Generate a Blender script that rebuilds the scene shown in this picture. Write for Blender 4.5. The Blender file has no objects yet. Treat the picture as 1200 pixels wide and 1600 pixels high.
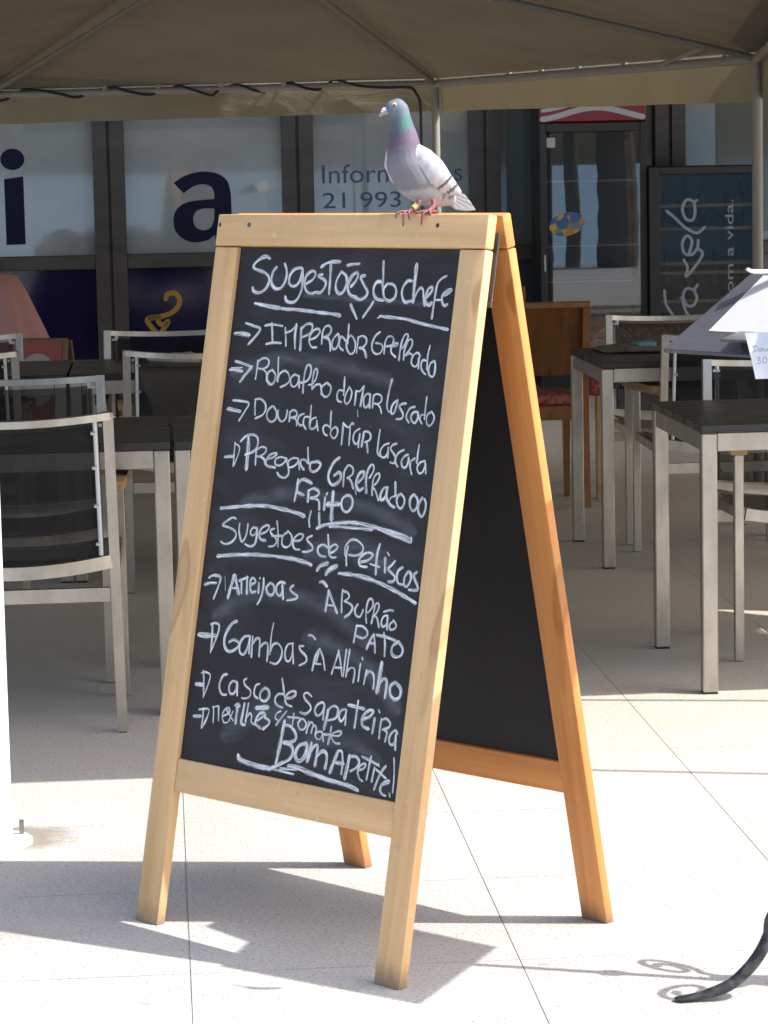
import bpy, bmesh, math, random
from math import radians, sin, cos, pi
from mathutils import Vector, Matrix, noise
random.seed(7)
S = bpy.context.scene
COL = S.collection

# ---------------------------------------------------------------- camera, sky, sun, exposure
EYE = 1.46979; PITCH = 0.12496; ROLL = 0.02029; FPX = 4383.69      # focal length in pixels of a 1200 px wide picture
cam_d = bpy.data.cameras.new('camera'); cam = bpy.data.objects.new('camera', cam_d); COL.objects.link(cam)
cam_d.sensor_fit = 'HORIZONTAL'; cam_d.sensor_width = 36; cam_d.lens = FPX / 1200 * 36
cam_d.clip_start = 0.05; cam_d.clip_end = 500
cF = Vector((0, cos(PITCH), -sin(PITCH))); cU = Vector((0, sin(PITCH), cos(PITCH))); cR = Vector((1, 0, 0))
r_ = cR * cos(ROLL) - cU * sin(ROLL); u_ = cR * sin(ROLL) + cU * cos(ROLL)
M4 = Matrix((r_, u_, -cF)).transposed().to_4x4(); M4.translation = (0, 0, EYE); cam.matrix_world = M4
S.camera = cam

SUN = Vector((0.777, -0.2255, 1.0)).normalized()                    # towards the sun
wd = bpy.data.worlds.new('World'); S.world = wd; wd.use_nodes = True
nt = wd.node_tree
sky = nt.nodes.new('ShaderNodeTexSky'); sky.sky_type = 'NISHITA'; sky.sun_disc = False
sky.sun_elevation = math.asin(SUN.z); sky.sun_rotation = math.atan2(SUN.x, SUN.y)
sky.air_density = 1.0; sky.dust_density = 3.5; sky.ozone_density = 1.0
nt.links.new(sky.outputs[0], nt.nodes['Background'].inputs[0]); nt.nodes['Background'].inputs[1].default_value = 0.11
sd = bpy.data.lights.new('sun', 'SUN'); sd.energy = 2.5; sd.angle = radians(0.5); sd.color = (1, 0.97, 0.925)
so = bpy.data.objects.new('sun', sd); COL.objects.link(so)
so.rotation_euler = SUN.to_track_quat('Z', 'Y').to_euler(); so.location = (6, -3, 9)
S.view_settings.view_transform = 'Standard'; S.view_settings.look = 'None'
S.view_settings.exposure = 1.46; S.view_settings.gamma = 1
S.render.engine = 'CYCLES'

# ---------------------------------------------------------------- helpers
def ray(x, y):                                                      # direction through a pixel of the 1200x1600 picture
    a = x - 600; b = y - 800
    X = cos(ROLL) * a - sin(ROLL) * b; Y = sin(ROLL) * a + cos(ROLL) * b
    return cR * X - cU * Y + cF * FPX
def at(x, y, Y):                                                    # point at depth Y
    r = ray(x, y); return Vector((0, 0, EYE)) + r * (Y / r.y)
def ground(x, y, z=0.0):
    r = ray(x, y); return Vector((0, 0, EYE)) + r * ((z - EYE) / r.z)
TH = 0.078                                                          # the terrace grid is turned a little
EX = Vector((cos(TH), sin(TH), 0)); EY = Vector((-sin(TH), cos(TH), 0)); EZ = Vector((0, 0, 1))

def tag(o, label=None, cat=None, group=None, kind=None):
    if label: o['label'] = label
    if cat: o['category'] = cat
    if group: o['group'] = group
    if kind: o['kind'] = kind
    return o
def empty(name, loc=(0, 0, 0), rz=0.0):
    o = bpy.data.objects.new(name, None); COL.objects.link(o); o.location = loc; o.rotation_euler = (0, 0, rz)
    o.empty_display_size = 0.05
    return o
def obj(name, bm, m, parent=None, mw=None, smooth=False, auto=None):
    me = bpy.data.meshes.new(name)
    bmesh.ops.recalc_face_normals(bm, faces=bm.faces)
    bm.to_mesh(me); bm.free()
    for mm in (m if isinstance(m, (list, tuple)) else [m]): me.materials.append(mm)
    if smooth:
        for p in me.polygons: p.use_smooth = True
    if auto is not None:
        for p in me.polygons: p.use_smooth = True
        me.set_sharp_from_angle(angle=radians(auto))
    o = bpy.data.objects.new(name, me); COL.objects.link(o)
    if parent: o.parent = parent
    if mw is not None: o.matrix_basis = mw
    return o
def box(bm, c, s, bev=0.0, rot=None, seg=1, mi=0):
    b = bmesh.new(); bmesh.ops.create_cube(b, size=1)
    bmesh.ops.scale(b, vec=s, verts=b.verts)
    if bev: bmesh.ops.bevel(b, geom=list(b.edges), offset=bev, segments=seg, profile=0.5, affect='EDGES')
    if rot is not None: bmesh.ops.transform(b, matrix=rot.to_4x4(), verts=b.verts)
    bmesh.ops.translate(b, vec=c, verts=b.verts)
    vs = [bm.verts.new(v.co) for v in b.verts]; b.verts.index_update()
    for f in b.faces:
        nf = bm.faces.new([vs[v.index] for v in f.verts]); nf.material_index = mi
    b.free()
def bar(bm, a, b, w, h, up=(0, 0, 1), bev=0.0):                     # rectangular bar from a to b, w sideways, h along up
    a = Vector(a); b = Vector(b); d = (b - a); L = d.length; d.normalize()
    up = Vector(up); s = d.cross(up)
    if s.length < 1e-4: s = d.cross(Vector((1, 0, 0)))
    s.normalize(); u = s.cross(d)
    R = Matrix((d, s, u)).transposed()
    box(bm, (a + b) / 2, (L, w, h), bev, R)
def smooth_pts(P, n=6, closed=False):
    P = [Vector(p) for p in P]
    if len(P) < 3: return P
    out = []
    N = len(P)
    for i in range(N - 1):
        p0 = P[max(i - 1, 0)]; p1 = P[i]; p2 = P[i + 1]; p3 = P[min(i + 2, N - 1)]
        for k in range(n):
            t = k / n
            out.append(0.5 * ((2 * p1) + (p2 - p0) * t + (2 * p0 - 5 * p1 + 4 * p2 - p3) * t * t + (3 * p1 - p0 - 3 * p2 + p3) * t ** 3))
    out.append(P[-1]); return out
def tube(bm, pts, r, seg=10, cap=True, mi=0):
    pts = [Vector(p) for p in pts]; rr = r if isinstance(r, (list, tuple)) else [r] * len(pts)
    rings = []; ref = None
    for i, p in enumerate(pts):
        d = (pts[min(i + 1, len(pts) - 1)] - pts[max(i - 1, 0)]).normalized()
        if ref is None: ref = d.orthogonal().normalized()
        ref = (ref - d * ref.dot(d)).normalized(); q = d.cross(ref)
        rings.append([bm.verts.new(p + (ref * cos(2 * pi * k / seg) + q * sin(2 * pi * k / seg)) * rr[i]) for k in range(seg)])
    for i in range(len(rings) - 1):
        for k in range(seg):
            f = bm.faces.new((rings[i][k], rings[i][(k + 1) % seg], rings[i + 1][(k + 1) % seg], rings[i + 1][k])); f.material_index = mi
    if cap:
        bm.faces.new(rings[0][::-1]).material_index = mi; bm.faces.new(rings[-1]).material_index = mi
def sweep(bm, pts, w, h, up=(0, 0, 1)):                             # rectangular section along a curve
    pts = [Vector(p) for p in pts]; rings = []
    for i, p in enumerate(pts):
        d = (pts[min(i + 1, len(pts) - 1)] - pts[max(i - 1, 0)]).normalized()
        s = d.cross(Vector(up)).normalized(); u = s.cross(d)
        rings.append([bm.verts.new(p + s * a * w / 2 + u * b * h / 2) for a, b in ((-1, -1), (1, -1), (1, 1), (-1, 1))])
    for i in range(len(rings) - 1):
        for k in range(4): bm.faces.new((rings[i][k], rings[i][(k + 1) % 4], rings[i + 1][(k + 1) % 4], rings[i + 1][k]))
    bm.faces.new(rings[0][::-1]); bm.faces.new(rings[-1])
def prism(bm, poly, thick, M=None, mi=0):                           # polygon in local xy, extruded down by thick
    M = M or Matrix.Identity(4)
    a = [bm.verts.new(M @ Vector((x, y, 0))) for x, y in poly]; b = [bm.verts.new(M @ Vector((x, y, -thick))) for x, y in poly]
    bm.faces.new(a).material_index = mi; bm.faces.new(b[::-1]).material_index = mi
    n = len(poly)
    for i in range(n): bm.faces.new((a[i], b[i], b[(i + 1) % n], a[(i + 1) % n])).material_index = mi
def ribbon(bm, pts, w, z, uvl, n=5, capn=4, wob=1.0):                # flat stroke with round ends in the local xy plane
    P = smooth_pts([Vector((x, y, 0)) for x, y in pts], n)
    Q = [P[0]]
    for p in P[1:]:
        if (p - Q[-1]).length > 1e-5: Q.append(p)
    P = Q
    if len(P) < 2: return
    L = []; R = []; acc = 0; us = []
    d0 = (P[1] - P[0]).normalized(); d1 = (P[-1] - P[-2]).normalized()
    seq = []
    for k in range(capn): a = pi / 2 * (k + .3) / capn; seq.append((P[0] - d0 * cos(a) * w / 2, d0, sin(a) * w / 2))
    for i, p in enumerate(P):
        d = (P[min(i + 1, len(P) - 1)] - P[max(i - 1, 0)]).normalized()
        wv = w * (1.12 if wob == 1 else 1) / 2 * (1 + wob * (0.12 + 0.42 * noise.noise(Vector((p.x * 55, p.y * 55, w * 900)))))
        seq.append((p, d, wv))
    for k in range(capn): a = pi / 2 * (capn - 1 - k + .3) / capn; seq.append((P[-1] + d1 * cos(a) * w / 2, d1, sin(a) * w / 2))
    prev = None; off = random.random() * 20
    for i, (p, d, hw) in enumerate(seq):
        s = Vector((-d.y, d.x, 0))
        if i: acc += (p - seq[i - 1][0]).length
        cur = (bm.verts.new((p.x + s.x * hw, p.y + s.y * hw, z)), bm.verts.new((p.x - s.x * hw, p.y - s.y * hw, z)), acc)
        if prev:
            f = bm.faces.new((prev[0], prev[1], cur[1], cur[0]))
            if uvl:
                for lp, uv in zip(f.loops, ((prev[2] + off, 0), (prev[2] + off, 1), (cur[2] + off, 1), (cur[2] + off, 0))): lp[uvl].uv = uv
        prev = cur

# ---------------------------------------------------------------- materials
def mat(name, col=(.5, .5, .5), rough=.6, metal=0.0, **kw):
    m = bpy.data.materials.new(name); m.use_nodes = True
    b = m.node_tree.nodes['Principled BSDF']
    b.inputs['Base Color'].default_value = (*col, 1); b.inputs['Roughness'].default_value = rough; b.inputs['Metallic'].default_value = metal
    for k, v in kw.items(): b.inputs[k.replace('_', ' ')].default_value = v
    return m
def N(m, t, **kw):
    n = m.node_tree.nodes.new(t)
    for k, v in kw.items(): setattr(n, k, v)
    return n
def LK(m, a, b): m.node_tree.links.new(a, b)
def coords(m, scale=(1, 1, 1), rot=(0, 0, 0), out='Object'):
    tc = N(m, 'ShaderNodeTexCoord'); mp = N(m, 'ShaderNodeMapping'); mp.inputs['Scale'].default_value = scale; mp.inputs['Rotation'].default_value = rot
    LK(m, tc.outputs[out], mp.inputs[0]); return mp.outputs[0]
def ntex(m, vec, scale, detail=4, rough=.55, dist=0.0):
    n = N(m, 'ShaderNodeTexNoise'); n.inputs['Scale'].default_value = scale; n.inputs['Detail'].default_value = detail
    n.inputs['Roughness'].default_value = rough; n.inputs['Distortion'].default_value = dist; LK(m, vec, n.inputs['Vector']); return n.outputs[0]
def ramp(m, fac, stops):
    r = N(m, 'ShaderNodeValToRGB'); e = r.color_ramp.elements
    while len(e) < len(stops): e.new(0.5)
    for el, (p, c) in zip(e, stops): el.position = p; el.color = (*c, 1) if len(c) == 3 else c
    LK(m, fac, r.inputs[0]); return r.outputs[0]
def mathn(m, op, a, b=None, c=None):
    n = N(m, 'ShaderNodeMath', operation=op)
    for i, v in enumerate((a, b, c)):
        if v is None: continue
        if isinstance(v, (int, float)): n.inputs[i].default_value = v
        else: LK(m, v, n.inputs[i])
    return n.outputs[0]
def mix(m, fac, a, b, blend='MIX'):
    n = N(m, 'ShaderNodeMix', data_type='RGBA', blend_type=blend)
    for i, v in ((0, fac), (6, a), (7, b)):
        if isinstance(v, (int, float)): n.inputs[i].default_value = v
        elif isinstance(v, tuple): n.inputs[i].default_value = (*v, 1)
        else: LK(m, v, n.inputs[i])
    return n.outputs[2]
def below(m, v, a, b):
    n = N(m, 'ShaderNodeMapRange'); n.clamp = True
    for i, x in ((1, a), (2, b), (3, 1.0), (4, 0.0)): n.inputs[i].default_value = x
    LK(m, v, n.inputs[0]); return n.outputs[0]
def BS(m): return m.node_tree.nodes['Principled BSDF']
def bump(m, h, strength=.3, dist=.002):
    n = N(m, 'ShaderNodeBump'); n.inputs['Strength'].default_value = strength; n.inputs['Distance'].default_value = dist
    LK(m, h, n.inputs['Height']); LK(m, n.outputs[0], BS(m).inputs['Normal'])

def wood(name, c0, c1, c2, axis, rough=.5, wear=None):
    m = mat(name, c1, rough)
    sc = [38, 38, 38]; sc[axis] = 2.2
    v = coords(m, tuple(sc)); g = ntex(m, v, 1.0, 5, .6, .6)
    col = ramp(m, g, [(.25, c0), (.5, c1), (.75, c2)])
    sc2 = [5, 5, 5]; sc2[axis] = 2.0
    big = ntex(m, coords(m, tuple(sc2)), 1.0, 3, .5)
    col = mix(m, ramp(m, big, [(.35, (.0,) * 3), (.7, (.55,) * 3)]), col, c2)
    if wear:
        sp = ntex(m, coords(m, (60, 60, 60)), 1.0, 4, .7)
        col = mix(m, ramp(m, sp, [(.6, (0,) * 3), (.72, (.7,) * 3)]), col, wear)
    ks = [7.0, 7.0, 7.0]; ks[axis] = 3.0
    kn = ntex(m, coords(m, tuple(ks)), 1.0, 2, .4, .8)
    col = mix(m, ramp(m, kn, [(.66, (0,) * 3), (.70, (.55,) * 3), (.76, (.25,) * 3)]), col, tuple(x * .55 for x in c0))
    if axis == 1:
        tc = N(m, 'ShaderNodeTexCoord'); sx_ = N(m, 'ShaderNodeSeparateXYZ'); LK(m, tc.outputs['Object'], sx_.inputs[0])
        gr_ = ntex(m, coords(m, (45, 9, 45)), 1.0, 4, .65)
        hgt = mathn(m, 'ADD', sx_.outputs[1], mathn(m, 'MULTIPLY', gr_, .06))
        col = mix(m, mathn(m, 'MULTIPLY', below(m, hgt, -1.362, -1.322), .62), col, (.13, .11, .095))
    sc_ = ntex(m, coords(m, (16, 16, 16)), 1.0, 5, .7)
    col = mix(m, ramp(m, sc_, [(.60, (0,) * 3), (.74, (.35,) * 3)]), col, tuple(x * .62 for x in c1))
    LK(m, col, BS(m).inputs['Base Color'])
    LK(m, ramp(m, g, [(.3, (rough - .08,) * 3), (.7, (rough + .12,) * 3)]), BS(m).inputs['Roughness'])
    bump(m, g, .25, .0006)
    return m
PALE = ((.50, .285, .115), (.66, .40, .178), (.75, .485, .25))
ORNG = ((.44, .15, .032), (.62, .245, .062), (.70, .32, .10))  # rear sign wood: less bleached, with warm bounced light put into the orange
M = {}
M['pale_x'] = wood('weathered_wood_along_x', *PALE, 0, wear=(.70, .56, .38)); M['pale_y'] = wood('weathered_wood_along_y', *PALE, 1, wear=(.70, .56, .38))
M['orange_x'] = wood('varnished_bounce_wood_along_x', *ORNG, 0, .42); M['orange_y'] = wood('varnished_bounce_wood_along_y', *ORNG, 1, .42)
M['chairwood'] = wood('chair_beech', (.16, .062, .016), (.24, .098, .026), (.30, .135, .042), 2, .4)
M['armwood'] = wood('armrest_teak', (.30, .15, .05), (.42, .23, .085), (.5, .3, .13), 1, .45)
M['framewood'] = wood('old_frame_wood', (.10, .055, .025), (.16, .09, .045), (.21, .13, .07), 2, .5)
M['palewood'] = wood('pale_table_wood', (.42, .28, .12), (.5, .34, .16), (.56, .4, .2), 2, .45)

m = M['board'] = mat('chalkboard', (.03, .03, .034), .68, 0, Specular_IOR_Level=.32)
v = coords(m, (3.2, 7, 7), (0, 0, .35)); a = ntex(m, v, 1.0, 4, .55, 1.2)
b2 = ntex(m, coords(m, (9, 30, 9), (0, 0, -.2)), 1.0, 3, .6)
dust = mathn(m, 'MULTIPLY', ramp(m, a, [(.46, (0,) * 3), (.78, (1,) * 3)]), ramp(m, b2, [(.3, (.3,) * 3), (.7, (1,) * 3)]))
LK(m, mix(m, dust, (.021, .0195, .0215), (.052, .052, .060)), BS(m).inputs['Base Color'])
m = M['board_plain'] = mat('chalkboard_unused', (.012, .012, .0135), .6)
a = ntex(m, coords(m, (60, 2, 2)), 1.0, 4, .6)
LK(m, ramp(m, a, [(.4, (.006, .006, .0065)), (.75, (.012, .0115, .0125))]), BS(m).inputs['Base Color'])

m = M['chalk'] = mat('chalk_stroke', (.84, .86, .89), .9)
uv = N(m, 'ShaderNodeUVMap'); sp = N(m, 'ShaderNodeSeparateXYZ'); LK(m, uv.outputs[0], sp.inputs[0])
edge = mathn(m, 'ABSOLUTE', mathn(m, 'SUBTRACT', sp.outputs[1], .5))
cmb = N(m, 'ShaderNodeCombineXYZ'); LK(m, mathn(m, 'MULTIPLY', sp.outputs[0], 28), cmb.inputs[0]); LK(m, mathn(m, 'MULTIPLY', sp.outputs[1], 4.5), cmb.inputs[1])
st = ntex(m, cmb.outputs[0], 1.0, 4, .6); gr = ntex(m, coords(m, (420, 420, 420)), 1.0, 2, .5)
al = mathn(m, 'MULTIPLY', ramp(m, edge, [(.24, (1,) * 3), (.5, (.12,) * 3)]), ramp(m, st, [(.36, (.22,) * 3), (.60, (1,) * 3)]))
al = mathn(m, 'MULTIPLY', al, ramp(m, gr, [(.3, (.72,) * 3), (.55, (1,) * 3)]))
LK(m, al, BS(m).inputs['Alpha'])
m = M['smear'] = mat('chalk_wiped', (.6, .65, .75), .9)
uv = N(m, 'ShaderNodeUVMap'); sp = N(m, 'ShaderNodeSeparateXYZ'); LK(m, uv.outputs[0], sp.inputs[0])
edge = mathn(m, 'ABSOLUTE', mathn(m, 'SUBTRACT', sp.outputs[1], .5))
st = ntex(m, coords(m, (30, 90, 30)), 1.0, 4, .6)
LK(m, mathn(m, 'MULTIPLY', ramp(m, edge, [(.0, (.13,) * 3), (.5, (0,) * 3)]), ramp(m, st, [(.3, (.2,) * 3), (.7, (1,) * 3)])), BS(m).inputs['Alpha'])

def steel(name, c, r):
    m = mat(name, c, r, 1.0)
    a = ntex(m, coords(m, (14, 14, 5)), 1.0, 5, .65); LK(m, ramp(m, a, [(.3, tuple(x * .72 for x in c)), (.7, c)]), BS(m).inputs['Base Color'])
    LK(m, ramp(m, a, [(.3, (r + .16,) * 3), (.7, (r,) * 3)]), BS(m).inputs['Roughness'])
    return m
M['steel'] = steel('brushed_steel', (.55, .505, .44), .33)
M['steel_dark'] = steel('dull_steel', (.26, .26, .27), .45)
M['alu'] = mat('grey_aluminium_rod', (.55, .56, .58), .45, .6)
m = M['slat'] = mat('black_slat', (.022, .021, .019), .34)
a = ntex(m, coords(m, (4, 40, 4)), 1.0, 4, .6); LK(m, ramp(m, a, [(.3, (.28,) * 3), (.7, (.44,) * 3)]), BS(m).inputs['Roughness'])
m = M['sling'] = mat('black_mesh_sling', (.012, .012, .013), .75, 0, Specular_IOR_Level=.15)
ck = N(m, 'ShaderNodeTexChecker'); ck.inputs['Scale'].default_value = 420; LK(m, coords(m), ck.inputs[0])
LK(m, ramp(m, ck.outputs[1], [(0, (.66,) * 3), (1, (.90,) * 3)]), BS(m).inputs['Alpha'])

m = M['paving'] = mat('combed_concrete', (.42, .41, .4), .85)
v = coords(m, (1, 1, 1), (0, 0, -TH)); sp = N(m, 'ShaderNodeSeparateXYZ'); LK(m, v, sp.inputs[0])
def joint(c, off, per):
    t = mathn(m, 'FRACT', mathn(m, 'DIVIDE', mathn(m, 'ADD', c, -off + per * 200.5), per))
    return mathn(m, 'MULTIPLY', mathn(m, 'ABSOLUTE', mathn(m, 'SUBTRACT', t, .5)), per)
jx = joint(sp.outputs[0], .0178, .6065); jy = joint(sp.outputs[1], 5.0, .595)
brk = ntex(m, coords(m, (2.5, 2.5, 2.5)), 1.0, 2, .5)
gx = mathn(m, 'MULTIPLY', below(m, jx, .0005, .0021), ramp(m, brk, [(.3, (.35,) * 3), (.6, (.95,) * 3)]))
gy = mathn(m, 'MULTIPLY', below(m, jy, .0004, .0018), ramp(m, brk, [(.40, (.1,) * 3), (.62, (.75,) * 3)]))
gap = mathn(m, 'MAXIMUM', gx, gy)
fine = ntex(m, coords(m, (95, 210, 95), (0, 0, -TH)), 1.0, 3, .7); spk = ntex(m, coords(m, (160, 160, 160)), 1.0, 2, .6)
cloud = ntex(m, coords(m, (1.3, 1.3, 1.3)), 1.0, 5, .6); stain = ntex(m, coords(m, (.7, 2.6, 1), (0, 0, -TH)), 1.0, 5, .65, .6)
col = ramp(m, cloud, [(.3, (.44, .422, .395)), (.7, (.535, .517, .49))])
cellx = mathn(m, 'FLOOR', mathn(m, 'DIVIDE', mathn(m, 'ADD', sp.outputs[0], -.0178 + .6065 * 200), .6065)); celly = mathn(m, 'FLOOR', mathn(m, 'DIVIDE', mathn(m, 'ADD', sp.outputs[1], -5.0 + .595 * 200), .595))
cb = N(m, 'ShaderNodeCombineXYZ'); LK(m, cellx, cb.inputs[0]); LK(m, celly, cb.inputs[1]); wn = N(m, 'ShaderNodeTexWhiteNoise'); LK(m, cb.outputs[0], wn.inputs[0])
lift_edge = ntex(m, coords(m, (.9, .9, .9)), 1.0, 4, .6)
yy = mathn(m, 'ADD', sp.outputs[1], mathn(m, 'MULTIPLY', lift_edge, 1.6))
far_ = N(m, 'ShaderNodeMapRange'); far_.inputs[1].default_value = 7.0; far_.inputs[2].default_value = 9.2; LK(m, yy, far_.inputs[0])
col = mix(m, far_.outputs[0], col, mix(m, cloud, (.60, .51, .385), (.68, .59, .46)))       # light painted in: lighter, warmer beige lifts the shaded floor under the canopy
col = mix(m, mathn(m, 'MULTIPLY', wn.outputs[0], .22), col, (.36, .345, .32))
vg = N(m, 'ShaderNodeTexVoronoi'); vg.inputs['Scale'].default_value = 3.1; LK(m, coords(m), vg.inputs[0])
col = mix(m, mathn(m, 'MULTIPLY', below(m, vg.outputs['Distance'], .028, .045), .45), col, (.20, .19, .18))
wob = ntex(m, coords(m, (11, 11, 11)), 1.0, 4, .6)
gm = N(m, 'ShaderNodeNewGeometry'); vd = N(m, 'ShaderNodeVectorMath', operation='DISTANCE'); LK(m, gm.outputs['Position'], vd.inputs[0]); vd.inputs[1].default_value = (-.825, 6.05, 0)
rd_ = mathn(m, 'ADD', vd.outputs['Value'], mathn(m, 'MULTIPLY', mathn(m, 'SUBTRACT', wob, .5), .16))
col = mix(m, mathn(m, 'MULTIPLY', below(m, rd_, .085, .135), .75), col, (.17, .13, .085))
col = mix(m, ramp(m, fine, [(.38, (.55,) * 3), (.52, (0,) * 3)]), col, (.30, .285, .26))
col = mix(m, ramp(m, spk, [(.58, (0,) * 3), (.70, (.9,) * 3)]), col, (.14, .137, .132))
col = mix(m, ramp(m, stain, [(.58, (0,) * 3), (.75, (.45,) * 3)]), col, (.33, .315, .285))
col = mix(m, mathn(m, 'MULTIPLY', gap, .27), col, (.13, .12, .108))
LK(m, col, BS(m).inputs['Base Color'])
bump(m, mathn(m, 'SUBTRACT', mathn(m, 'MULTIPLY', fine, .8), mathn(m, 'MULTIPLY', gap, 1.5)), .9, .004)

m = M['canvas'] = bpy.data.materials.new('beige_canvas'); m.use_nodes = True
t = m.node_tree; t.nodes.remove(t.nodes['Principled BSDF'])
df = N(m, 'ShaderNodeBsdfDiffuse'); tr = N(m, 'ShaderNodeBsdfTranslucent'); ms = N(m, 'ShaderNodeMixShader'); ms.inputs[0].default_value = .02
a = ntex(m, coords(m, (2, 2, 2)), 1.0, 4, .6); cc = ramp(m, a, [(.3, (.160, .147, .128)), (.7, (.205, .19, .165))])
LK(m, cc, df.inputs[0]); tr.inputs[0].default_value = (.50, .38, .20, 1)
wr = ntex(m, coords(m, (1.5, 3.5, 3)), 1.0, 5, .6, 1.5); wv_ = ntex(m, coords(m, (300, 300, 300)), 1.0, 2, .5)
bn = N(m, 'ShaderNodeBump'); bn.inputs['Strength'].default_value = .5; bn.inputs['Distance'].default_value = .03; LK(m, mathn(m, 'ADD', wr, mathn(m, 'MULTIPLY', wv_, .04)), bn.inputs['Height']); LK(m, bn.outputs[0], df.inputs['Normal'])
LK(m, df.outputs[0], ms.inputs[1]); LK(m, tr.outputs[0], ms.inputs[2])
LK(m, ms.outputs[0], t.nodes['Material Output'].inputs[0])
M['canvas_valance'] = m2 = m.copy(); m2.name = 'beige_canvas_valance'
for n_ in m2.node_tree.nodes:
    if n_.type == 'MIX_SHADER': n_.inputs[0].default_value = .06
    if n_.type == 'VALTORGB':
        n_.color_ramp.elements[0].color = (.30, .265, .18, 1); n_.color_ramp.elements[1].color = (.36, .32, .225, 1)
M['pole'] = mat('painted_tent_pole', (.30, .285, .25), .5)
M['pole_dark'] = mat('painted_rafter', (.20, .185, .155), .55)
M['white'] = mat('white_paint', (.74, .74, .72), .45)
M['blackrub'] = mat('black_rubber', (.015, .015, .015), .5)
m = M['frame'] = mat('anodised_frame', (.055, .048, .045), .38, .3)
a = ntex(m, coords(m, (3, 3, 9)), 1.0, 4, .6); LK(m, ramp(m, a, [(.3, (.05, .044, .041)), (.7, (.08, .07, .065))]), BS(m).inputs['Base Color'])
m = M['frost'] = mat('frosted_pane', (.30, .34, .345), .06, 0, Coat_Weight=1.0, Coat_Roughness=.02)
a = ntex(m, coords(m, (1.4, 1.4, 2.2)), 1.0, 4, .55); LK(m, ramp(m, a, [(.35, (.24, .265, .26)), (.7, (.31, .345, .355))]), BS(m).inputs['Base Color'])
M['navy_pane'] = mat('navy_blue_pane', (.005, .006, .04), .07)
M['clear_dark'] = mat('dark_glass', (.05, .065, .075), .04)
M['lightblue_pane'] = mat('pale_blue_pane', (.25, .34, .42), .05)
M['greygreen_pane'] = mat('grey_green_pane', (.11, .13, .125), .05)
M['navy_vinyl'] = mat('navy_vinyl', (.004, .005, .030), .5, 0, Specular_IOR_Level=.2)
M['blue_vinyl'] = mat('blue_vinyl', (.055, .085, .21), .4)
M['gold_vinyl'] = mat('ochre_vinyl', (.38, .20, .02), .4)
M['wall'] = mat('dark_render', (.12, .11, .10), .8)
M['black_body'] = mat('black_cabinet', (.010, .010, .011), .4)
M['cab_inside'] = mat('grey_liner', (.20, .24, .25), .5)
M['cab_dark'] = mat('dark_liner', (.012, .016, .026), .35)
M['red'] = mat('red_panel', (.20, .006, .010), .35)
M['maroon'] = mat('maroon_panel', (.06, .008, .012), .35)
M['white_vinyl'] = mat('white_vinyl', (.40, .40, .41), .4)
M['ghost_vinyl'] = mat('pale_script_vinyl', (.26, .30, .35), .5)
M['amber'] = mat('amber_shelf_edge', (.30, .16, .06), .4)
M['wire'] = mat('white_wire_shelf', (.5, .55, .57), .4)
M['bottle'] = mat('dark_bottle_glass', (.008, .014, .010), .08)
for key, gain in (('glass', 1.75), ('glass_dim', .28)):
    m = M[key] = bpy.data.materials.new('cooler_glass'); m.use_nodes = True
    t = m.node_tree; t.nodes.remove(t.nodes['Principled BSDF'])
    tp = N(m, 'ShaderNodeBsdfTransparent'); tp.inputs[0].default_value = (.72, .77, .8, 1); gl = N(m, 'ShaderNodeBsdfGlossy'); gl.inputs['Roughness'].default_value = .01
    fr = N(m, 'ShaderNodeFresnel'); fr.inputs[0].default_value = 1.55; ms = N(m, 'ShaderNodeMixShader')
    LK(m, mathn(m, 'MULTIPLY', fr.outputs[0], gain), ms.inputs[0]); LK(m, tp.outputs[0], ms.inputs[1]); LK(m, gl.outputs[0], ms.inputs[2]); LK(m, ms.outputs[0], t.nodes['Material Output'].inputs[0])
m = M['acrylic'] = mat('smoked_acrylic', (.085, .09, .105), .12, 0, Alpha=.80)
M['smoked'] = mat('smoked_shadow_tray', (.06, .058, .06), .3)
M['acrylic_edge'] = mat('acrylic_edge', (.10, .11, .135), .15, 0, Alpha=.7)
m = M['sticker'] = mat('mottled_sticker', (.3, .3, .2), .4)
vo = N(m, 'ShaderNodeTexVoronoi'); vo.inputs['Scale'].default_value = 22; LK(m, coords(m), vo.inputs[0]); sx = N(m, 'ShaderNodeSeparateColor'); LK(m, vo.outputs[1], sx.inputs[0])
r = ramp(m, sx.outputs[0], [(0, (.03, .09, .26)), (.38, (.10, .16, .20)), (.45, (.42, .28, .04)), (.7, (.45, .16, .03)), (.85, (.16, .20, .06))])
m.node_tree.nodes[-1].color_ramp.interpolation = 'CONSTANT' if hasattr(m.node_tree.nodes[-1], 'color_ramp') else None
LK(m, r, BS(m).inputs['Base Color'])
m = M['pink'] = mat('pink_cloth', (.56, .29, .28), .85)
M['cream_cloth'] = mat('cream_cloth', (.42, .37, .30), .85)
m = M['floral'] = mat('floral_cloth', (.45, .38, .3), .85)
a = ntex(m, coords(m, (26, 26, 26)), 1.0, 3, .6, 1.5); LK(m, ramp(m, a, [(.42, (.46, .40, .33)), (.55, (.30, .12, .09)), (.62, (.42, .33, .22))]), BS(m).inputs['Base Color'])
m = M['redcush'] = mat('red_cushion', (.22, .03, .03), .7)
a = ntex(m, coords(m, (30, 30, 30)), 1.0, 3, .6, 1); LK(m, ramp(m, a, [(.4, (.22, .02, .03)), (.62, (.36, .14, .10))]), BS(m).inputs['Base Color'])
m = M['paper'] = bpy.data.materials.new('white_paper'); m.use_nodes = True
t = m.node_tree; t.nodes.remove(t.nodes['Principled BSDF'])
df = N(m, 'ShaderNodeBsdfDiffuse'); tr = N(m, 'ShaderNodeBsdfTranslucent'); ms = N(m, 'ShaderNodeMixShader'); ms.inputs[0].default_value = .3
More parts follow.
